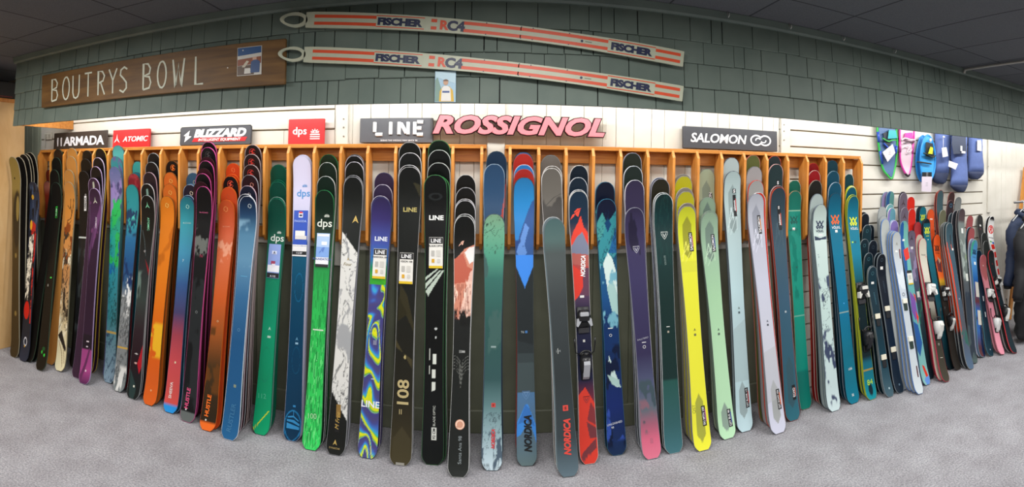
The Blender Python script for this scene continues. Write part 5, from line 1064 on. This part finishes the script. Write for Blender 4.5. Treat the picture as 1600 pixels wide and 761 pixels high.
jstack('mauve grey junior ski', 'mauve grey junior ski with a dark spike emblem and grey sticker', (1425, 360), (1455, 592), [(359,'#6a6070'),(400,'#726a7c'),(440,'#4a4f66'),(480,'#2f4a50'),(592,'#26323c')],
  [('n','#8a7f9a',380,470,.56,14,8,6),('n','#2f6a5a',450,520,.6,14,8,3)], [('logo','spike',.0,371,.05,'#231d26'),('box',.05,388,.03,.022,'#d0d0d0','sticker'),('box',.1,463,.034,.05,'#c4c4be','sticker')],
  back=[(1415,324,'#6c6270','mauve grey junior ski',{'edge':'#8a8490','dec':[('logo','spike',.0,337,.055,'#3c2428')]}),(1414.5,301.5,'#6a606c','mauve grey junior ski',{'edge':'#8a8490','dec':[('logo','spike',.0,316,.06,'#3c2428')]}),(1414,299.5,'#2c2830','black mauve junior ski',tw())], edge='#4a4854', yf=3.12)
jstack('cream junior ski', 'cream junior ski with red edges and white bindings', (1442, 372), (1479.5, 597), [(371,'#beb9a9'),(430,'#c4c1b5'),(470,'#b4b1a6'),(500,'#5a564c'),(530,'#3e3c34'),(597,'#4a463c')], (),
  [('txt','BLACK',.1,399,.012,0,'#3a3a3a'),('logo','disc',.6,402,.01,'#d04848'),('bind',456,516,'#dcdcd8','#e6e6e2',1.2,'#d8d8d2'),('box',.1,562,.03,.004,'#c8c4b8','mark'),('logo','circle',.0,542,.018,'#c8c4b8')],
  back=[(1437,366,'#b4afa0','cream junior ski',{'edge':'#c23a50'}),(1431.5,347,'#a03a3e','crimson junior ski',{'edge':'#5c2a34'}),(1427.5,326,'#c02c20','bright red junior ski',{'edge':'#b4a0a0'}),(1427,307.7,'#c83020','bright red junior ski')], edge='#c83a52', yf=3.13)
jstack('teal junior ski with a yellow emblem', 'teal junior ski with a yellow double V emblem among the junior skis', (1448.4, 342), (1487, 577), [(341,'#14505e'),(380,'#187080'),(450,'#165866'),(577,'#1a2a30')], [('c','#15222a',340,349)],
  [('logo','vv',.0,360,.06,'#d4dc2a'),('box',.05,369,.045,.006,'#c4cc2c','mark'),('logo','disc',.1,375,.01,'#dfe6e4')],
  back=[(1447,341,'#142830','black teal junior ski',tw()),(1443.7,323,'#1a6a78','teal junior ski',{'edge':'#26303a','dec':[('logo','vv',.0,340,.055,'#c8d22a')]}),(1441,322,'#2a3a42','dark grey junior ski',tw())], edge='#22343c', yf=3.17)
jstack('orange junior ski', 'orange junior ski with a black double V emblem and black bindings', (1460, 366), (1493, 578), [(365,'#d0582a'),(390,'#d4602c'),(408,'#cc5a2a'),(435,'#d86a30'),(442,'#c09a30'),(455,'#2a2420'),(578,'#34302c')],
  [('p','#6a3a3c',[(-.8,410),(.2,404),(.8,412),(.6,428),(-.7,426)]),('p','#b09a80',[(-.2,402),(.8,408),(.2,414)])], [('logo','vv',.0,388,.055,'#1c1a1a'),('txt','VÖLKL',.0,396,.014,0,'#2a2020'),('bind',458,505,'#1a1a1c','#c8c8c4',1.0)],
  back=[(1456,327,'#c8562c','orange junior ski',{'edge':'#8a5038','dec':[('box',.1,343,.04,.012,'#d8c4b4','mark')]})], edge='#3a2c26', yf=3.16)
jstack('slate blue junior ski with orange sides', 'slate blue junior ski with a wide orange red side stripe', (1484, 348), (1518, 577), [(347,'#3c5660'),(400,'#48606c'),(470,'#4a6072'),(510,'#5a5c64'),(577,'#5a7088')],
  [('p','#d84a24',[(-1.2,376),(-.85,380),(-.5,420),(-.75,520),(-1.2,540)]),('p','#a85a4c',[(.1,378),(.4,378),(.5,392),(.2,392)]),('n','#3f6a64',520,560,.52,10,6,3)], [('box',.2,375,.012,.09,'#1f2a30','name_strip'),('logo','square',.1,471,.014,'#8a949c'),('box',.5,391,.02,.02,'#e0dcd8','sticker')],
  back=[(1480,347,[(347,'#42545a'),(383,'#42545a'),(390,'#d8502a'),(515,'#d24a26'),(522,'#33363c'),(577,'#3c4046')],'slate junior ski',{'edge':'#83898a'}),(1477,347,[(347,'#46504e'),(383,'#46504e'),(390,'#d8502a'),(515,'#d24a26'),(522,'#33363c'),(577,'#3c4046')],'grey junior ski',{'edge':'#83898a'}),(1475,349,[(347,'#5a5c4e'),(383,'#5a5c4e'),(390,'#d8502a'),(515,'#d24a26'),(522,'#33363c'),(577,'#3c4046')],'olive grey junior ski',{'edge':'#83898a'}),(1475,328,'#6a6a56','olive junior ski',{'edge':'#85887c'}),(1472,297,'#40565c','dark teal red-rimmed ski',{'edge':'#a04a40'}),(1470,299,'#5a3c3c','maroon rimmed ski',tw(edge='#a04a40'))], edge='#8a9091', yf=3.07)
jstack('mottled grey junior ski', 'mottled grey junior ski with a brown tip and two pale stickers', (1504, 326), (1524, 568), [(325,'#54474a'),(345,'#5a4e50'),(350,'#7a8280'),(420,'#76807c'),(450,'#565c62'),(500,'#4a5660'),(568,'#5a6a68')],
  [('n','#9aa4a0',350,440,.54,14,7,5),('n','#3a4450',440,560,.55,12,6,8),('n','#8a9a7a',380,420,.6,12,6,3)], [('box',.2,362,.03,.05,'#d8dcd8','sticker'),('box',.3,438,.034,.07,'#d0d4cc','sticker')],
  back=[(1502,327,'#3e3638','dark brown junior ski',tw(edge='#8a8484')),(1492,333,'#3a4850','dark slate junior ski',{'edge':'#7a8488'}),(1490,329,'#2f3238','black slate junior ski',{'edge':'#8a8a90'}),(1488,313,'#3a2f34','dark brown blue-dot ski',{'edge':'#7a5a58','dec':[('logo','circle',.1,321,.04,'#3a7a9a')]}),(1488,300,'#43302f','dark brown ski',{'edge':'#8a5450'}),(1499,308,'#7a7d7c','grey junior ski')], edge='#5e6468', yf=3.09)
jstack('light blue junior ski', 'light blue junior ski with a black double V emblem and long pale plates', (1524, 375), (1536, 559), [(374,'#5f9aa8'),(385,'#4f8ab4'),(410,'#5a94c4'),(440,'#2f68a8'),(475,'#6a3a3c'),(490,'#2f68a8'),(520,'#3a6aa8'),(545,'#5a3a40'),(559,'#6a4448')],
  [('p','#4aa08a',[(-1.1,374),(-.2,372),(-.6,400),(-1.1,405)]),('n','#1c2c50',500,559,.52,16,8,4)], [('logo','vv',.1,394,.05,'#16202c'),('txt','VÖLKL',.1,403,.012,0,'#2a3a4a'),('box',.2,413,.03,.03,'#dfe4e4','sticker'),('box',.25,456,.05,.15,'#c8c4ba','binding_plate'),('box',.25,500,.048,.14,'#c8c4ba','binding_plate')],
  back=[(1521,373,'#8a94b0','lilac grey junior ski',tw(edge='#d0d4d8')),(1521,356,'#a05a5c','rose junior ski',{'edge':'#7a4448'}),(1519,355,'#222c3c','dark navy junior ski',tw()),(1520.5,337,'#9a5658','rose junior ski',{'edge':'#8a4c4c'})], edge='#7aa0b0', gb=.034, yf=3.12)
jstack('dark petrol junior ski', 'dark petrol junior ski with two slim grey plates beside the pink ski', (1530, 391), (1549, 557), [(390,'#1c2c3c'),(440,'#16283a'),(557,'#1c3c48')], (),
  [('box',.2,470,.014,.05,'#b4b8ba','binding_plate'),('box',.2,495,.014,.05,'#b4b8ba','binding_plate'),('logo','disc',.1,548,.014,'#8a9aa0')], edge='#3a6a7a', gb=.034, yf=3.14)
jstack('pink junior ski', 'pink junior ski with a darker rose tip and white bindings', (1537, 398), (1566.5, 555), [(397,'#a86064'),(428,'#b06a6c'),(436,'#d08a94'),(480,'#d492a0'),(555,'#dc98a8')], [('e','#b06a6c',0,424,.95,16)],
  [('logo','disc',-.1,415,.016,'#d8b8b8'),('bind',461,508,'#dcdedc','#e8e8e6',1.05,'#d8dad8')],
  back=[(1536,400,'#c08890','pink junior ski',{'edge':'#c47a8a'})], edge='#c87a88', gb=.034, yf=3.1)
jstack('dark green black junior ski', 'dark green black junior ski with red edges and black bindings at the far right', (1549, 391), (1586, 553), [(390,'#2a2e2c'),(405,'#343a3c'),(450,'#26343c'),(553,'#20343c')], [],
  [('logo','chev',.1,412,.026,'#8a3a3c'),('bind',442,492,'#191a1c','#d8d8d4',1.1)],
  back=[(1542,376.5,'#333634','charcoal junior ski',{'edge':'#7a7c7c'}),(1540,364,'#303230','charcoal junior ski',{'edge':'#7a7c7c'}),(1534,336,'#343434','charcoal junior ski',{'edge':'#5c5c5c','dec':[('box',.0,353,.024,.02,'#d8d8d4','sticker'),('logo','circle',-.1,359,.02,'#a03a50')]})], edge='#c03a40', gb=.034, yf=3.1)
jstack('white and red racing ski', 'white junior racing ski with a red circled letter R and red dashes', (1551, 338), (1581, 538), [(337,'#1c1c1e'),(342,'#2a2a2c'),(345,'#d4d4d2'),(372,'#dcdcda'),(546,'#d8d8d6')],
  [('c','#9a9a9a',371,372.5),('p','#d8362c',[(-.6,384),(.8,382),(.9,390),(-.5,392)]),('p','#3aa84a',[(-.7,377),(0,377),(0,380),(-.7,380)]),('p','#3a6ac0',[(.1,378),(.9,379),(.9,382),(.1,382)])]+[('p','#d8362c',[(.1,396+14*i),(1,394+14*i),(1,404+14*i),(.1,405+14*i)]) for i in range(4)],
  [('logo','circle',.05,358,.098,'#d83a34'),('txt','R',.05,358,.058,0,'#d22a26',{'bold':.03,'shear':.2})],
  back=[(1547,338,'#1f1f21','black tipped racing ski',{'edge':'#c8c8c8'})], edge='#d8d8d6', gb=.034, yf=3.22, hp=.08)

# ------------------------------------------------------------------ the two old red striped skis on the shingles
def striped_ski(label, a, b):
    Y = 2.652; A, B = at(*a, Y), at(*b, Y)
    d = (B-A); L = d.length; d.normalize(); up = Vector((0, -0.0, 1)); up = (up-d*up.dot(d)).normalized(); n = Vector((0, -1, 0))
    M = Matrix(((d.x, up.x, n.x, A.x), (d.y, up.y, n.y, A.y), (d.z, up.z, n.z, A.z), (0, 0, 0, 1)))
    t = thing('vintage_ski', label, 'ski', tuple((A+B)/2), 'old striped skis on the shingles')
    CR = flat('#b9bda6', 0.4); RD = flat('#d9502c', 0.4); NV = flat('#232a4a', 0.4)
    xs = [0.15, 0.19, 0.3, 0.6, 1.1, 1.6, L-0.25, L-0.03, L]; hw = [0.041, 0.043, 0.043, 0.040, 0.036, 0.037, 0.042, 0.043, 0.042]
    V = []; f = []
    for x, h in zip(xs, hw): V += [(x, h, 0.012), (x, -h, 0.012), (x, -h, 0), (x, h, 0)]
    for i in range(len(xs)-1):
        for k in range(4): f.append((i*4+k, i*4+(k+1) % 4, i*4+4+(k+1) % 4, i*4+4+k))
    f += [(3, 2, 1, 0), tuple((len(xs)-1)*4+k for k in range(4))]
    mb = MB(); mb.add([M @ Vector(p) for p in V], [q[::-1] for q in f], CR); mb.build('ski_body', t)
    # looped tip with a hole
    mb = MB(); N = 28; V = []
    for k in range(N):
        q = 2*math.pi*k/N; c, s = math.cos(q), math.sin(q)
        ox = 0.085-0.085*math.copysign(abs(c)**0.9, c) if c > 0 else 0.085+0.075*abs(c)
        oy = 0.042*s*(1.0 if c < 0 else (1-0.25*c))
        ix, iy = 0.08-0.058*c, 0.026*s
        for z in (0.012, 0.0): V += [(ox, oy, z+0.014*max(0, c)), (ix, iy, z+0.014*max(0, c))]
    f = []
    for k in range(N):
        a_, b_ = 4*k, 4*((k+1) % N)
        f += [(a_, b_, b_+1, a_+1), (a_+2, a_+3, b_+3, b_+2), (a_, a_+2, b_+2, b_), (a_+1, b_+1, b_+3, a_+3)]
    mb.add([M @ Vector(p) for p in V], f, CR); mb.build('tip_loop', t)
    def rect(x0, x1, y, h): return [((x0, y-h/2), (x1, y-h/2), (x1, y+h/2), (x0, y+h/2))]
    mb = MB(); z = 0.0128
    for x0, x1 in ((0.2, 0.545), (1.0, 1.30), (1.04+0.255, L-0.43), (L-0.165, L-0.02)):
        for y in (0.019, -0.019):
            mb.add([M @ Vector((p[0], p[1], z)) for p in rect(x0, x1, y, 0.0165)[0]], [(0, 1, 2, 3)], RD)
    for y in (0.031, -0.031):
        for x0, x1 in ((L-0.43, L-0.165),): mb.add([M @ Vector((p[0], p[1], z)) for p in rect(x0, x1, y, 0.005)[0]], [(0, 1, 2, 3)], RD)
    for y in (0.019, -0.019): mb.add([M @ Vector((p[0], p[1], z)) for p in rect(0.835, 0.855+0.10-0.09, y, 0.0165)[0]], [(0, 1, 2, 3)], RD)
    for y in (0.019, -0.019): mb.add([M @ Vector((p[0], p[1], z)) for p in rect(0.545+0.19-0.19, 0.80, y*1.45, 0.006)[0]], [(0, 1, 2, 3)], RD)
    mb.build('red_stripe', t)
    def tx(s, x, h, mat, **k):
        mb = MB(); v, f = text2d(s, **k); mb.add([M @ Vector((x+p[0]*h, p[1]*h, 0.0136)) for p in v], f, mat); mb.build('lettering', t)
    mb = MB()
    mb.add([M @ Vector((p[0], p[1], 0.0131)) for p in rect(0.545, 0.80, 0, 0.052)[0]], [(0, 1, 2, 3)], CR); mb.build('name_panel', t)
    tx('FISCHER', 0.672, 0.034, NV, bold=0.065, wide=1.3, space=0.97); tx('FISCHER', L-0.298, 0.034, NV, bold=0.065, wide=1.25, space=0.97)
    tx('R', 0.905, 0.044, RD, bold=0.045, wide=1.1); tx('C4', 0.965, 0.046, NV, bold=0.05, wide=1.15, space=0.93)
    for x in (1.12, 1.3, 1.36, 1.55):
        for y in (0.03, -0.028):
            mb = MB(); c = M @ Vector((x, y, 0.012)); mb.tube([c, c+n*0.0016], 0.0032, NV, 6); mb.build('screw_hole', t)
    mb = MB(); put2d(mb, logo2d('disc'), M @ Matrix.Translation((L-0.57, 0, 0.0126)), 0.014, NV); put2d(mb, SQ, M @ Matrix.Translation((L-0.535, 0, 0.0126)), 0.004, flat('#77796c'), 0, 0, 0.0012, 9); mb.build('mark', t)
striped_ski('upper of two old cream skis with red stripes lettered FISCHER RC4', (440, 32), (1067, 93))
striped_ski('lower of two old cream skis with red stripes lettered FISCHER RC4', (437, 85), (1066, 147))

# ------------------------------------------------------------------ snowshoes and boot covers hanging on the white wall
def W(px, py, Y=3.31): return at(px, py, Y)
def hang_card(t, pts, Y, hexc='#d9d6da', name='price_tag'):
    P = [W(x, y, Y) for x, y in pts]; n = len(P); mb = MB()
    V = P+[p+Vector((0, 0.002, 0)) for p in P]
    mb.add(V, [tuple(range(n)), tuple(range(2*n-1, n-1, -1))]+[(i, n+i, n+(i+1) % n, (i+1) % n) for i in range(n)], flat(hexc, 0.4))
    c = sum(P, Vector())/n
    for k in (-1, 0, 1): mb.box((c.x-0.014, Y-0.0012, c.z+k*0.014-0.002), (c.x+0.014, Y-0.0004, c.z+k*0.014+0.002), flat('#a9a6aa', .5))
    return mb.build(name, t)
def curve_pts(pts, Y, n=6):
    """smooth path through pixel points on the plane y = Y"""
    P = [W(x, y, Y) for x, y in pts]; out = []
    for i in range(len(P)-1):
        p0, p1, p2, p3 = P[max(i-1, 0)], P[i], P[i+1], P[min(i+2, len(P)-1)]
        for k in range(n):
            t = k/n; out.append(0.5*((2*p1)+(p2-p0)*t+(2*p0-5*p1+4*p2-p3)*t*t+(3*p1-p0-3*p2+p3)*t**3))
    return out+[P[-1]]
def deck(t, pts, Y, hexc, name='deck', th=0.006):
    P = curve_pts(pts, Y, 3); n = len(P); mb = MB(); V = P+[p+Vector((0, th, 0)) for p in P]
    mb.add(V, [tuple(range(n)), tuple(range(2*n-1, n-1, -1))]+[(i, n+i, n+(i+1) % n, (i+1) % n) for i in range(n)], flat(hexc, 0.5)); return mb.build(name, t)
def ball(mb, c, r, mat, sx=1, sy=1, sz=1):
    rings = []
    for i in range(1, 8):
        a = math.pi*i/8; rings.append([Vector((c[0]+r*sx*math.sin(a)*math.cos(b), c[1]+r*sy*math.sin(a)*math.sin(b), c[2]-r*sz*math.cos(a))) for b in np.linspace(0, 2*math.pi, 10, endpoint=False)])
    mb.loft(rings, mat)
def snowshoe(label, path, Y, frame, deckc, extra):
    t = thing('snowshoe', label, 'snowshoe', tuple(W(path[len(path)//2][0], path[0][1]+20, Y)), 'snowshoes hanging on the wall')
    mb = MB(); mb.tube(curve_pts(path, Y), 0.0095, flat(frame, 0.3), 8); mb.build('frame', t, True)
    cx = sum(p[0] for p in path)/len(path)
    deck(t, [(x+(cx-x)*0.12, y) for x, y in path], Y-0.002, deckc)
    extra(t); return t
def ex1(t):
    Y = 3.28
    for seg in ([(1371.5,206),(1373,222)], [(1375,236),(1378.5,256)], [(1400.5,228),(1399.5,240)]): mb = MB(); mb.tube([W(*p, Y+0.015) for p in seg], 0.0125, flat('#2a50b8', .35), 8); mb.build('blue_sleeve', t, True)
    mb = MB(); mb.loft([[W(x, y, Y-d) for x, y in ((1389,203),(1400,204),(1402,216),(1387,217))] for d in (-0.02, 0.0, 0.012)], flat('#2fa0a8', .5)); mb.build('heel_cup', t)
    mb = MB(); mb.tube(curve_pts([(1379,216),(1388,221),(1394,219),(1400,219)], Y-0.01), 0.006, flat('#3fae4a', .5), 6); mb.tube(curve_pts([(1381,224),(1390,232),(1398,228)], Y), 0.008, flat('#2a50b8', .5), 6); mb.build('strap', t, True)
    mb = MB(); mb.loft([[W(x, y, Y-d) for x, y in ((1380,208),(1389,205),(1392,228),(1383,230))] for d in (-0.02, 0.0)], flat('#26303a', .6)); mb.build('binding_plate', t)
    mb = MB(); mb.tube(curve_pts([(1386,272),(1393,279),(1396,270)], Y+0.025), 0.011, flat('#17181a', .4), 8); mb.build('tip_guard', t, True)
    hang_card(t, [(1379,238),(1395,225),(1399,239),(1387,253)], Y-0.02)
snowshoe('green and blue framed snowshoe hanging nearest the rack', [(1399,184),(1385,176),(1373,186),(1371,206),(1374,235),(1379,262),(1386,273),(1393,279),(1397,268),(1400,250),(1401.5,225),(1400.5,206),(1399,184)], 3.30, '#37b24c', '#4f6a94', ex1)
def ex2(t):
    Y = 3.28
    mb = MB(); mb.loft([[W(x, y, Y-d) for x, y in ((1414,208),(1426,207),(1427,216),(1413,217))] for d in (-0.02, 0.006)], flat('#d83a9a', .5)); mb.build('heel_cup', t)
    mb = MB(); mb.tube(curve_pts([(1409,219),(1414,216),(1422,218),(1430,219)], Y-0.01), 0.007, flat('#e0d4da', .5), 6); mb.tube(curve_pts([(1410,232),(1417,228),(1425,234),(1418,238),(1423,226)], Y-0.006), 0.0045, flat('#d8ccd2', .5), 6); mb.build('strap', t, True)
    mb = MB(); mb.tube(curve_pts([(1411,224),(1420,222),(1429,221),(1424,225)], Y-0.002), 0.004, flat('#3a3236', .5), 6); mb.build('buckle_strap', t, True)
    mb = MB(); mb.tube(curve_pts([(1414,271),(1418.5,275),(1421,272)], Y+0.02), 0.011, flat('#26181e', .4), 8); mb.build('tip_guard', t, True)
    for seg in ([(1406,222),(1406.5,238)], [(1426.5,222),(1425.5,240)]): mb = MB(); mb.tube([W(*p, Y+0.018) for p in seg], 0.0125, flat('#c24a98', .35), 8); mb.build('pink_sleeve', t, True)
snowshoe('pink framed snowshoe with a pale pink deck', [(1427,186),(1417,178),(1408,186),(1406,206),(1406,230),(1407,252),(1412,266),(1418.5,275),(1422,266),(1425,246),(1427.5,222),(1428,206),(1427,186)], 3.30, '#d23aa0', '#d9c2cc', ex2)
def oval(cx, cy, a, b, n=14): return [(cx+a*math.sin(2*math.pi*k/n)*(1-0.12*math.cos(2*math.pi*k/n)), cy-b*math.cos(2*math.pi*k/n)) for k in range(n+1)]
def ex3(t):
    Y = 3.22
    mb = MB(); mb.loft([[W(x, y, Y-d) for x, y in ((1447,222),(1457,224),(1460,246),(1446,244))] for d in (-0.02, 0.01)], flat('#1c1e22', .6)); mb.build('binding_plate', t)
    mb = MB(); mb.loft([[W(x, y, Y-0.012-d) for x, y in ((1450,240),(1454,229),(1458,231),(1457,241))] for d in (0, 0.012)], flat('#c8d42c', .5)); mb.build('heel_cup', t)
    mb = MB(); mb.tube(curve_pts([(1443,239),(1450,242),(1457,246),(1462,243)], Y-0.015), 0.006, flat('#26302a', .6), 6); mb.tube(curve_pts([(1433,253),(1442,254),(1455,256)], Y-0.006), 0.008, flat('#1e2024', .6), 6); mb.build('strap', t, True)
    mb = MB(); c = W(1454, 219, Y-0.01); ball(mb, c, 0.012, flat('#d8dce0', .4), 1, 1, 1.6); mb.build('hang_clip', t, True)
    hang_card(t, [(1441,269),(1456,269),(1456,276),(1441,276)], Y-0.03, '#17181c', 'tag_header'); hang_card(t, [(1440.5,276),(1456.5,276),(1455,300),(1440,299)], Y-0.03, '#cfc4d0')
snowshoe('bright blue snowshoe behind its matching partner', oval(1442, 248, 10.5, 36), 3.305, '#2a86d0', '#2f8ad4', lambda t: None)
snowshoe('bright blue snowshoe with a black binding and a printed card', oval(1449.5, 247, 11.5, 36), 3.235, '#2f90dc', '#3a9adc', ex3)
def boot_cover(label, rings, Y, hem, extra):
    """rings: (centre px, half width px, y px, part)"""
    c0 = W(rings[0][0], rings[0][2], Y); t = thing('boot_cover', label, 'boot cover', tuple(c0), 'blue boot covers hanging on the wall')
    for part, hexc in (('sleeve', '#5c70a8'), ('dark_toe', '#26304e')):
        R_ = [r for r in rings if (r[2] <= hem+0.1 if part == 'sleeve' else r[2] >= hem-0.1)]
        L_ = []
        for cx, hw, y, fold in R_:
            c = W(cx, y, Y); w = (W(cx+hw, y, Y)-W(cx-hw, y, Y)).length/2; ring = []
            for k in range(24):
                a = 2*math.pi*k/24; rr = 1+fold*0.075*math.cos(5*a+y*0.05)+fold*0.02*math.cos(9*a-y*0.21)
                ring.append(c+Vector((w*rr*math.cos(a), 0.042*rr*math.sin(a)*min(1, w/0.04), 0.0)))
            L_.append(ring)
        mb = MB(); mb.loft(L_, flat(hexc, 0.8, vary=.12)); mb.build(part, t, True)
    extra(t); return t
def bx1(t):
    hang_card(t, [(1471.5,231),(1479,230),(1481.5,244),(1473,246)], 3.2, '#e2e0e4'); mb = MB(); mb.tube([W(1474, 231, 3.2), W(1474, 216, 3.22)], 0.002, flat('#d8d8dc'), 5); ball(mb, W(1474.5, 214, 3.22), 0.012, flat('#dcdce0')); mb.build('tag_cord', t)
boot_cover('blue fleece boot cover, first right of the blue snowshoes', [(1473.5,10.5,205,1),(1473.5,11,220,1),(1472.5,11.5,240,1),(1471.5,11.5,258,1),(1470.5,11,270,.6),(1468.5,11,279,0),(1468.5,8,285,0),(1469.5,3,287.5,0)], 3.292, 270, bx1)
def bx2(t):
    mb = MB(); mb.loft([[W(x, y, 3.2-d) for x, y in ((1488,208),(1509,211),(1510,238),(1503,240),(1490,241),(1487,225))] for d in (-0.02, 0.012)], flat('#3a4358', .7)); mb.build('dark_yoke', t)
    mb = MB(); mb.loft([[W(x, y, 3.195-d) for x, y in ((1489,204),(1510,207),(1506,213),(1500,224),(1494,214))] for d in (-0.01, 0.002)], flat('#e4e2e0', .7)); mb.build('white_lining', t)
    mb = MB(); mb.box(tuple(W(1501, 236, 3.18)), tuple(W(1503, 228, 3.185)), flat('#dcdce0')); mb.build('zip_pull', t)
    mb = MB(); mb.box(tuple(W(1503, 239.5, 3.18)), tuple(W(1508, 236.5, 3.185)), flat('#dcdce0')); mb.build('emblem', t)
    hang_card(t, [(1483,251),(1497,256),(1493,265),(1482,260)], 3.18, '#e2e0e4')
boot_cover('blue fleece boot cover with a dark yoke and white lining, the longest one', [(1499,11.5,206,1),(1499,11.5,225,1),(1498.5,11.5,245,1),(1499,11.5,265,1),(1498.5,12.5,280,1),(1498,13,289,.6),(1498.5,11.5,293,0),(1500,7,298,0),(1500.5,3,300.5,0)], 3.25, 289, bx2)
def bx3(t): hang_card(t, [(1527,219),(1533,219),(1534,236),(1527,235)], 3.21, '#e2e0e4')
boot_cover('blue fleece boot cover with a flared dark toe, nearest the corner', [(1524.5,10,206,1),(1524.5,10,220,1),(1524.5,10.5,240,1),(1524.5,11.5,258,1),(1524,12.5,268.5,.6),(1524,12,272,0),(1522.5,8,278,0),(1522.5,3,280.5,0)], 3.27, 268.5, bx3)

# ------------------------------------------------------------------ jackets and leaning board at the right edge
a, b = at(1602, 262, 3.30), at(1577, 498, 3.26)
mb = MB(); d = (b-a).normalized(); s_ = d.cross(Vector((0, 1, 0))).normalized()
bt = a+d*((0.014-a.z)/d.z)
mb.loft([[p+s_*x+Vector((0, y, 0)) for x, y in ((-.03, -.012), (.03, -.012), (.03, .012), (-.03, .012))] for p in (a, bt)], OAK)
tag(mb.build('wooden_board', loc=tuple(bt)), 'narrow orange wooden board leaning behind the jackets at the right edge', 'board')
def jacket(label, sh, X, Y, ztop, zhem, hexc, lean, width=0.5):
    t = thing('jacket', label, 'jacket', (X, Y, zhem), 'jackets hanging at the right edge')
    m = flat(hexc, 0.75, vary=.15); cx = X+width*0.5
    L_ = []
    prof = [(ztop+.05,.06,.06),(ztop+.02,.1,.07),(ztop-.03,width*.42,.08),(ztop-.07,width*.47,.09),(ztop-.15,width*.5,.12)]
    n = 14
    for i in range(n+1):
        z = ztop-.2-(ztop-.2-zhem-.05)*i/n; puff = .008*math.cos(i*math.pi)
        prof.append((z, width*(.48+.03*math.sin(i*1.3))+puff, .125+puff))
    prof += [(zhem+.02, width*.47, .1), (zhem, width*.45, .09)]
    for z, w, dp in prof:
        L_.append([Vector((cx+w*math.cos(a)*(1+.03*math.cos(6*a+z*9)), Y+dp*math.sin(a)*(1+.07*math.cos(7*a+z*14)), z+.01*math.sin(3*a+z*5))) for a in np.linspace(0, 2*math.pi, 36, endpoint=False)])
    mb = MB(); mb.loft(L_, m); mb.build('body', t, True)
    mb = MB(); mb.tube([(cx+.01*math.sin(z*20), Y-.132-.012, z) for z in np.linspace(ztop-.16, zhem+.04, 12)], .006, flat('#3a3d44', .4, .3), 6); mb.build('zip', t, True)
    ls = min(0.62, ztop-zhem+0.02)
    for sg in (-1, 1):
        p0 = Vector((cx+sg*width*.40, Y-.02, ztop-.07)); pts = []; r = []
        for i in range(19):
            q = i/18; pts.append(p0+Vector((sg*(lean*q+.02*math.sin(q*9)), -.06*q+.012*math.sin(q*14), -ls*q)))
            r.append((.058+.024*math.sin(min(q*4, 1)*math.pi/2)-.03*q)*(1+.06*math.cos(i*math.pi*.9)))
        mb = MB(); mb.tube(pts, r, m, 14); sl = mb.build('sleeve', t, True)
        mb = MB(); mb.tube([pts[-1]+Vector((0, 0, .012)), pts[-1]+Vector((0, 0, -.03))], [.046, .042], flat('#0f1013', .8), 14); mb.build('cuff', sl)
    mb = MB(); mb.tube([(cx-.07, Y-.06, ztop+.03), (cx, Y-.1, ztop+.02), (cx+.07, Y-.06, ztop+.03), (cx+.08, Y+.03, ztop+.07), (cx, Y+.06, ztop+.08), (cx-.08, Y+.03, ztop+.07)], .03, m, 8, True); mb.build('collar', t, True)
    mb = MB(); mb.tube([(cx-.2, Y, ztop-.02), (cx, Y, ztop+.1), (cx+.2, Y, ztop-.02)], .007, flat('#c9ccd0', .2), 6); mb.tube([(cx, Y, ztop+.1), (cx, Y-.018, ztop+.13), (cx, Y-.018, ztop+.185), (cx, Y-.012, ztop+.2), (cx, Y, ztop+.205), (cx, Y+.014, ztop+.198), (cx, Y+.018, ztop+.185)], .004, flat('#c9ccd0', .2), 6); mb.build('hanger', t, True)
    return t
pn = at(1581, 356, 3.0); pk = at(1593, 372, 2.72)
jacket('navy jacket on a hanger behind the black coat at the right edge', None, pn.x-.03, 3.0, 1.24, .5, '#1e2c48', .2)
jacket('black long coat on a hanger at the right edge of the picture', None, pk.x-.06, 2.70, 1.2, .06, '#141519', .16)
t = thing('garment_rail', 'metal rail carrying the jackets, at the right edge', 'rail', (6.2, 2.85, 0))
ST = flat('#8d8f92', .3, .8)
mb = MB(); mb.tube([(4.9, 3.0, 1.425), (6.6, 3.0, 1.425)], .012, ST, 10); mb.tube([(4.62, 2.7, 1.385), (6.6, 2.7, 1.385)], .012, ST, 10); mb.tube([(6.6, 2.66, 1.405), (6.6, 3.04, 1.405)], .014, ST, 10); mb.build('rail', t, True)
mb = MB(); mb.tube([(6.6, 2.85, .016), (6.6, 2.85, 1.4)], .016, ST, 10); mb.tube([(6.6, 2.5, .016), (6.6, 3.2, .016)], .014, ST, 10); mb.build('post', t, True)
